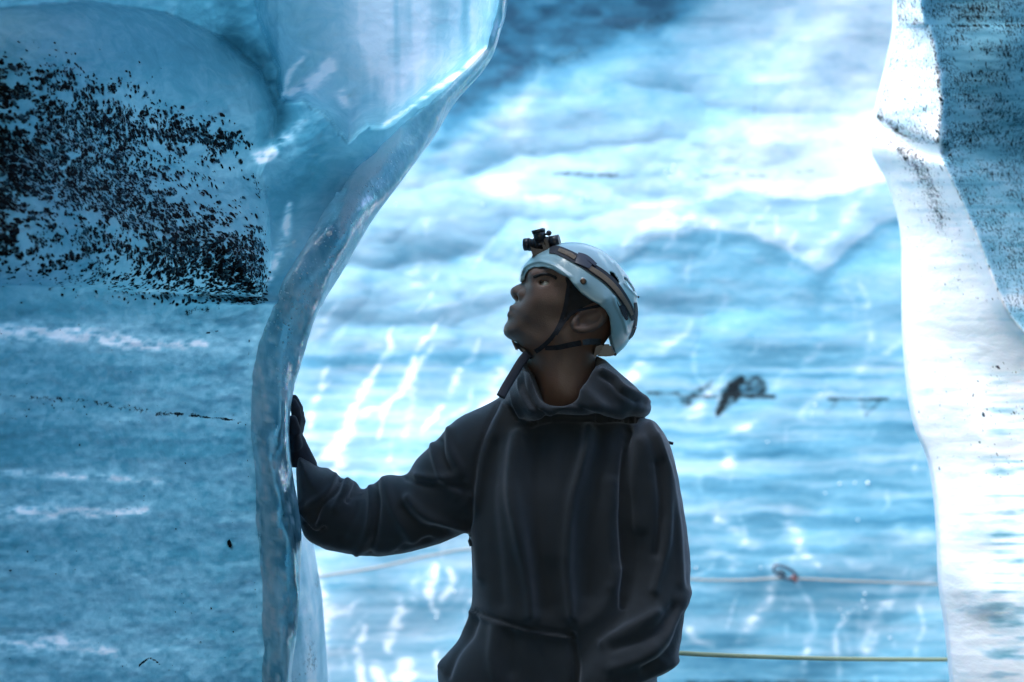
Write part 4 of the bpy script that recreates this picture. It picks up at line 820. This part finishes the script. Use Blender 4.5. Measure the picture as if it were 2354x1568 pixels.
# ---------------------------------------------------------------- helmet
hel = empty('helmet', (cm(640, 0)[0], Y0, cm(0, 600)[1]), 'pale white-green climbing helmet with black vents on the head of the man', 'helmet')
DOMEP = CM([(236, 478), (238, 440), (250, 385), (275, 352), (305, 318), (340, 285), (400, 255), (480, 222), (560, 212), (650, 216), (740, 243), (820, 287), (890, 352), (955, 430), (1000, 505), (1024, 575), (1032, 650), (1030, 710), (1015, 780), (985, 850), (945, 915), (885, 972), (810, 1040), (690, 1080), (500, 1040), (340, 900), (255, 700)])
CUTL = [(228, 492), (250, 478), (262, 470), (270, 432), (292, 402), (330, 384), (390, 384), (450, 402), (510, 440), (550, 456), (585, 505), (640, 565), (700, 608), (752, 636), (800, 675), (826, 720), (834, 780), (838, 850), (850, 905), (868, 950), (884, 976), (900, 990)]
CUT = CM(CUTL+[(1300, 1100), (1300, 0), (100, 0), (100, 560)])
HW = [(cm(240, 450), .052), (cm(300, 360), .078), (cm(400, 300), .094), (cm(560, 300), .106), (cm(600, 500), .112), (cm(800, 600), .112), (cm(900, 500), .106), (cm(900, 800), .100), (cm(980, 700), .095), (cm(880, 950), .088)]
def helm_field(fz, off):
    Wz = idw(fz.X2, fz.Z2, [(a, b+off) for a, b in HW], 2, .02); d = poly_sd(fz.X2, fz.Z2, smooth_poly(DOMEP, 3))+off; R_ = .10
    m_ = np.minimum(d/R_, 1); q = np.sqrt(((fz.y[None, :, None]-Y0)/Wz[:, None, :])**2+((1-m_)**2)[:, None, :])-1; return q*np.minimum(Wz, R_)[:, None, :]
fz = Field((cm(215, 0)[0], Y0-.125, cm(0, 1010)[1]), (cm(1050, 0)[0], Y0+.125, cm(0, 190)[1]), .0021)
out_ = helm_field(fz, 0); inn = helm_field(fz, -.0065)
def hside(cx, cy, off=0):
    x_, z_ = cm(cx, cy); X1 = np.array([[x_]]); Wz = idw(X1, np.array([[z_]]), HW, 2, .02)[0, 0]; d = poly_sd(X1, np.array([[z_]]), HPS)[0, 0]
    mm = min(max(d/.10, 0), 1); return (x_, Y0-Wz*math.sqrt(max(0, 1-(1-mm)**2))-off, z_)
HPS = smooth_poly(DOMEP, 3)
vents = [CM([(826, 416), (856, 424), (880, 460), (898, 494), (868, 492), (846, 462)]), CM([(925, 446), (950, 468), (980, 508), (1008, 552), (985, 540), (955, 512), (935, 480)]), CM([(905, 690), (925, 640), (948, 700), (944, 742)]), CM([(560, 235), (610, 232), (660, 246), (640, 256), (590, 250)])]
cut2 = -poly_sd(fz.X2, fz.Z2, np.array(CUT))
ridge = np.zeros(fz.X2.shape)
stroke(ridge, fz.X2, fz.Z2, CM([(240, 470), (243, 425), (262, 385), (300, 360), (350, 347), (400, 352), (460, 378), (520, 420), (560, 452)]), 9*CS, .0030)      # rolled brim edge
stroke(ridge, fz.X2, fz.Z2, CM([(870, 355), (905, 420), (930, 490), (985, 545), (1020, 575)]), 8*CS, .0022); stroke(ridge, fz.X2, fz.Z2, CM([(780, 300), (830, 370), (900, 470)]), 18*CS, -.0018)
stroke(ridge, fz.X2, fz.Z2, CM([(860, 590), (870, 640), (905, 700), (930, 760), (950, 820)]), 12*CS, .0022); stroke(ridge, fz.X2, fz.Z2, CM([(640, 330), (740, 380), (860, 520)]), 30*CS, -.0012)
shell = np.maximum(np.maximum(out_-ridge[:, None, :], -inn), cut2[:, None, :])
for vp in vents[:3]: 
    near = (fz.y[None, :, None] < Y0+.2); shell = np.maximum(shell, poly_sd(fz.X2, fz.Z2, smooth_poly(list(map(tuple, vp)), 2) if False else vp)[:, None, :]+0*near)
fz.f = shell.astype(np.float32); V, F = surface_nets(fz.f, fz.lo, fz.h); V = relax(V, F, 1, .5)
attach(mesh_np('shell', V, F, M_HELM), hel)
fl = Field(fz.lo, (fz.x[-1], fz.y[-1], fz.z[-1]), .0035); i1 = helm_field(fl, -.009); i2 = helm_field(fl, -.024); c2 = -poly_sd(fl.X2, fl.Z2, np.array(CUT))+.004
fl.f = np.maximum(np.maximum(i1, -i2), c2[:, None, :]).astype(np.float32); V, F = surface_nets(fl.f, fl.lo, fl.h); attach(mesh_np('foam_liner', V, F, M_LINER), hel)
# rivet
rv = hside(650, 484, .001); ball('rivet', rv, .0062, plain('bronze_rivet', (.16, .10, .07), .4, metal=.6), hel, 16, (1, .45, 1))
ball('rivet_rim', (rv[0], rv[1]+.001, rv[2]), .0075, M_HELM, hel, 16, (1, .35, 1))
# rear edge guard and small screw
def band(name, pts, w0, th, mat, parent, fn, off=.001, n=5):
    "flat strap that follows a surface; pts in crop pixels, w0 width in crop pixels (number or list)"
    p = np.asarray(pts, float); w_ = np.broadcast_to(np.asarray(w0, float), (len(p),)); sp = spline(np.column_stack([p, w_]), 7)
    T = np.gradient(sp[:, :2], axis=0); T /= np.linalg.norm(T, axis=1)[:, None]+1e-9; Nn = np.stack([-T[:, 1], T[:, 0]], 1); rows = []
    for i in range(len(sp)):
        o_ = [np.array(fn(*(sp[i, :2]+Nn[i]*sp[i, 2]*.5*t), off)) for t in np.linspace(-1, 1, n)]; o_ = np.array(o_)
        rows.append(np.vstack([o_, (o_+np.array([0, th, 0]))[::-1]]))
    rows = np.array(rows); nr, nc = rows.shape[:2]; Fq = grid_faces(nr, nc, True)
    capA = [[j, j+1, nc-2-j, nc-1-j] for j in range(n-1)]; capB = [[(nr-1)*nc+c for c in r[::-1]] for r in capA]
    return attach(mesh_np(name, rows.reshape(-1, 3), np.vstack([Fq, capA, capB]), mat, None, False), parent)
band('side_groove', [(868, 600), (890, 660), (925, 720), (948, 735)], [4, 14, 14, 4], .002, M_LINER, hel, hside, .0012)
band('rear_guard', [(1008, 620), (1016, 690), (1012, 760), (992, 830), (968, 868)], [22, 26, 26, 24, 10], .005, M_STRAP, hel, hside, .003)
ball('screw', (cm(1008, 788)[0], Y0-.03, cm(1008, 788)[1]), .0028, M_STEEL, hel, 10)
ball('screw', (cm(1030, 582)[0], Y0-.02, cm(1030, 582)[1]), .0022, M_PLAS, hel, 10); ball('screw', (cm(872, 968)[0], hside(872, 960, .0)[1], cm(872, 968)[1]), .0032, M_PLAS, hel, 10)
# chin straps on the cheek, chin cup, buckle and loose end
FCOL = np.where((fh.f < 0).any(1), fh.y[np.argmax(fh.f < 0, 1)], np.nan)
def cside(cx, cy, off=0):
    x_, z_ = cm(cx, cy); i = int(round((x_-fh.x[0])/fh.h)); k_ = int(round((z_-fh.z[0])/fh.h)); blk = FCOL[max(i-2, 0):i+3, max(k_-2, 0):k_+3]
    yy = np.nanmean(blk) if np.isfinite(blk).any() else side(cx, cy)[1]; return (x_, yy-off, z_)
band('chin_strap', [(556, 480), (548, 560), (532, 660), (500, 760), (448, 850), (385, 915), (335, 950)], [18, 26, 28, 28, 28, 30, 32], .002, M_STRAP, hel, cside, .004)
band('chin_strap', [(770, 640), (735, 650), (650, 668), (580, 690), (520, 760), (470, 835)], [20, 20, 16, 18, 20, 24], .002, M_STRAP, hel, cside, .006)
band('nape_strap', [(650, 888), (700, 882), (775, 884)], [36, 40, 42], .003, plain('grey_blue_strap', (.07, .10, .13), .5), hel, cside, .010)
band('nape_strap', [(400, 925), (480, 922), (560, 905), (640, 890)], [30, 34, 36, 36], .002, M_STRAP, hel, cside, .005)
def slab(name, outline, y0, th, mat, parent, bev=.0015):
    "a plate with a traced outline, real thickness and bevelled edges"
    import bmesh
    bm = bmesh.new(); vs = [bm.verts.new((x_, y0, z_)) for x_, z_ in outline]; f_ = bm.faces.new(vs)
    ex_ = bmesh.ops.extrude_face_region(bm, geom=[f_]); bmesh.ops.translate(bm, verts=[g for g in ex_['geom'] if isinstance(g, bmesh.types.BMVert)], vec=(0, th, 0))
    bmesh.ops.recalc_face_normals(bm, faces=bm.faces); bmesh.ops.bevel(bm, geom=bm.edges[:], offset=bev, segments=2, affect='EDGES', clamp_overlap=True)
    me = bpy.data.meshes.new(name); bm.to_mesh(me); bm.free(); return attach(finish(bpy.data.objects.new(name, me), None, mat), parent)
slab('chin_cup', CM([(182, 878), (250, 905), (300, 935), (372, 930), (345, 985), (318, 1005), (288, 996), (262, 962), (225, 940)]), Y0-.030, .060, M_STRAP, hel, .004)
slab('buckle', CM([(172, 868), (190, 868), (226, 938), (206, 944)]), Y0-.012, .024, M_PLAS, hel, .0018)
slab('buckle', CM([(236, 922), (262, 930), (290, 975), (268, 972)]), Y0-.040, .012, M_PLAS, hel, .0012)
slab('nape_buckle', CM([(735, 915), (782, 900), (770, 945), (745, 975), (722, 985)]), Y0-.078, .014, M_PLAS, hel, .0015)
band('nape_strap', [(744, 902), (752, 925), (740, 950)], [12, 12, 8], .002, M_STEEL, hel, cside, .012)
slab('nape_pad', CM([(784, 898), (838, 900), (852, 938), (872, 972), (818, 982), (748, 980), (762, 940)]), Y0-.074, .148, plain('smoky_grey_plastic', (.05, .065, .08), .3), hel, .003)
sp_ = [(cm(x_, y2)[0], Y0-.045-.02*k, cm(x_, y2)[1]) for k, (x_, y2) in enumerate([(285, 965), (245, 1010), (195, 1090), (140, 1180), (105, 1245)])]
lo = attach(tube('loose_strap_end', spline(sp_, 5), .0020, M_STRAP, 10, None, 4.3, (0, 1, 0)), hel)
# ---------------------------------------------------------------- head torch
ht = empty('head_torch', (cm(385, 0)[0], Y0, cm(0, 230)[1]), 'black head torch on an elastic band strapped round the white helmet', 'head torch')
band('head_band', [(430, 262), (480, 268), (560, 305), (640, 350), (700, 388), (780, 440), (850, 500), (905, 570), (950, 640), (985, 705), (1000, 735)], [60, 62, 66, 66, 68, 70, 68, 64, 60, 52, 44], .0016, M_STRAP, ht, hside, .0025, 7)
band('tan_band', [(490, 265), (560, 298), (600, 325)], [26, 30, 28], .0012, M_TAN, ht, hside, .0045); band('tan_band', [(672, 376), (740, 420), (800, 462), (860, 520), (915, 590), (955, 650), (985, 705)], [26, 34, 34, 34, 32, 28, 20], .0012, M_TAN, ht, hside, .0045)
band('slider', [(610, 322), (660, 340), (710, 372)], [74, 80, 66], .0025, M_PLAS, ht, hside, .0055); band('slider', [(690, 330), (738, 372)], [26, 22], .004, M_PLAS, ht, hside, .0065)
band('head_band', [(905, 640), (925, 690), (948, 738)], [30, 34, 16], .0012, M_STRAP, ht, hside, .0035)
def cyl(name, a, b, ra, rb, mat, parent, n=24): return attach(tube(name, [a, a+(b-a)*.001, a+(b-a)*.999, b], [ra*.86, ra, rb, rb*.86], mat, n), parent)
def h3(cx, cy, y): x_, z_ = cm(cx, cy); return np.array((x_, Y0+y, z_))
cyl('lamp_body', h3(292, 232, .004), h3(452, 212, -.008), .0112, .0118, M_PLAS, ht)
cyl('battery_cap', h3(262, 226, .006), h3(300, 224, .003), .0118, .0122, M_PLAS, ht); cyl('battery_cap', h3(440, 214, -.008), h3(500, 202, -.012), .0125, .0120, M_PLAS, ht)
for t in np.linspace(.12, .9, 7):
    a = h3(292, 232, .004)*(1-t)+h3(452, 212, -.008)*t; d = (h3(452, 212, -.008)-h3(292, 232, .004))*.012; cyl('grip_ring', a-d, a+d, .0125, .0125, M_PLAS, ht, 20)
hd = cyl('lamp_head', h3(372, 205, -.006), h3(360, 138, -.004), .0105, .0125, M_PLAS, ht); cyl('lamp_head_rim', h3(361, 148, -.004), h3(357, 126, -.004), .0128, .0134, M_PLAS, ht)
cyl('lamp_lens', h3(358, 130, -.004), h3(356, 124, -.004), .0110, .0105, M_GLASS, ht)
slab('bracket', CM([(300, 240), (320, 300), (310, 316), (350, 300), (440, 296), (452, 300), (430, 268), (405, 232), (380, 225), (392, 262), (330, 256)]), Y0-.026, .050, M_PLAS, ht, .002)
slab('bracket_arm', CM([(392, 190), (412, 188), (438, 262), (452, 300), (425, 292)]), Y0-.022, .012, M_PLAS, ht, .0012)
ball('knob', h3(428, 150, -.006), .0055, M_PLAS, ht, 12); cyl('switch', h3(410, 165, -.010), h3(408, 152, -.010), .004, .004, M_PLAS, ht, 12)

# ---------------------------------------------------------------- safety ropes
def rope_mat(name, c1, c2, sc_=140):
    n = NT(name); tc = n.new('TexCoord'); wv = n.new('TexWave', wave_type='BANDS', bands_direction='DIAGONAL')
    n.ln(tc.outputs['Object'], wv.inputs[0]); n.setin(wv, Scale=sc_, Distortion=1.5); n.ln(n.mix(wv.outputs['Fac'], c1, c2), n.b.inputs['Base Color']); n.b.inputs['Roughness'].default_value = .8
    n.ln(n.bump(wv.outputs['Fac'], .001), n.b.inputs['Normal']); return n.m
def rope(name, pts, r, mat, label):
    o = tube(name, spline(pts, 12), r, mat, 10); return tag(o, label, 'rope')
RY = 5.3
pr = P([1430, 1545, 1700, 1900, 2060, 2200, 2300], [1485, 1500, 1508, 1514, 1516, 1516, 1512], [4.95, 5.05, 5.3, 5.7, 5.9, 5.98, 6.05])
a = pr[0]; pts = [np.array((a[0]-.02, a[1]-.02, .02)), np.array((a[0]-.02, a[1]-.02, .45))]+list(pr)
rope('safety_rope', pts, .0052, rope_mat('pale_green_rope', (.55, .58, .38), (.25, .30, .16)), 'pale green handrail rope low behind the man, running to the right pillar')
q = [(640, 1338), (730, 1326), (860, 1306), (1000, 1275), (1090, 1262), (1250, 1262), (1450, 1316), (1590, 1332), (1700, 1334), (1805, 1330), (1950, 1336), (2150, 1343), (2330, 1350)]
yy = [float(back_depth(np.array([x_]), np.array([y_]))[0])-.10 for x_, y_ in q]
rope('wall_rope', list(P([p[0] for p in q], [p[1] for p in q], yy)), .0045, rope_mat('faded_rope', (.42, .34, .30), (.16, .24, .27)), 'thin faded rope strung along the far ice wall through a carabiner')
# carabiner with knot
ax = P(1812, 1324, yy[9]-.02); car = empty('carabiner', tuple(ax), 'dark metal carabiner with red knot on the rope at the far wall', 'carabiner')
lp = []
for t in np.linspace(0, 2*np.pi, 25)[:-1]: lp.append((ax[0]-.012+.045*math.cos(t)*math.cos(.45)-.018*math.sin(t)*math.sin(-.45), ax[1]-.01, ax[2]+.012-.045*math.cos(t)*math.sin(.45)+.018*math.sin(t)*math.cos(.45)))
lp.append(lp[0]); attach(tube('frame', lp, .005, plain('dark_carabiner_metal', (.06, .07, .10), .4, metal=.7), 8), car)
M_RED = plain('red_cord', (.22, .05, .04), .8)
kn = P(1826, 1330, yy[9]-.02); kp = [kn+np.array((.009*math.cos(t)*(1+.4*math.sin(3*t)), -.006+.010*math.sin(2*t), .009*math.sin(t))) for t in np.linspace(0, 4*np.pi, 40)]
attach(tube('knot', kp, .004, M_RED, 8), car)
k2 = P([1790, 1798, 1806], [1312, 1316, 1322], [yy[9]-.02]*3); attach(tube('gate', k2, .006, plain('dark_blue_metal', (.03, .04, .06), .4, metal=.5), 8), car)
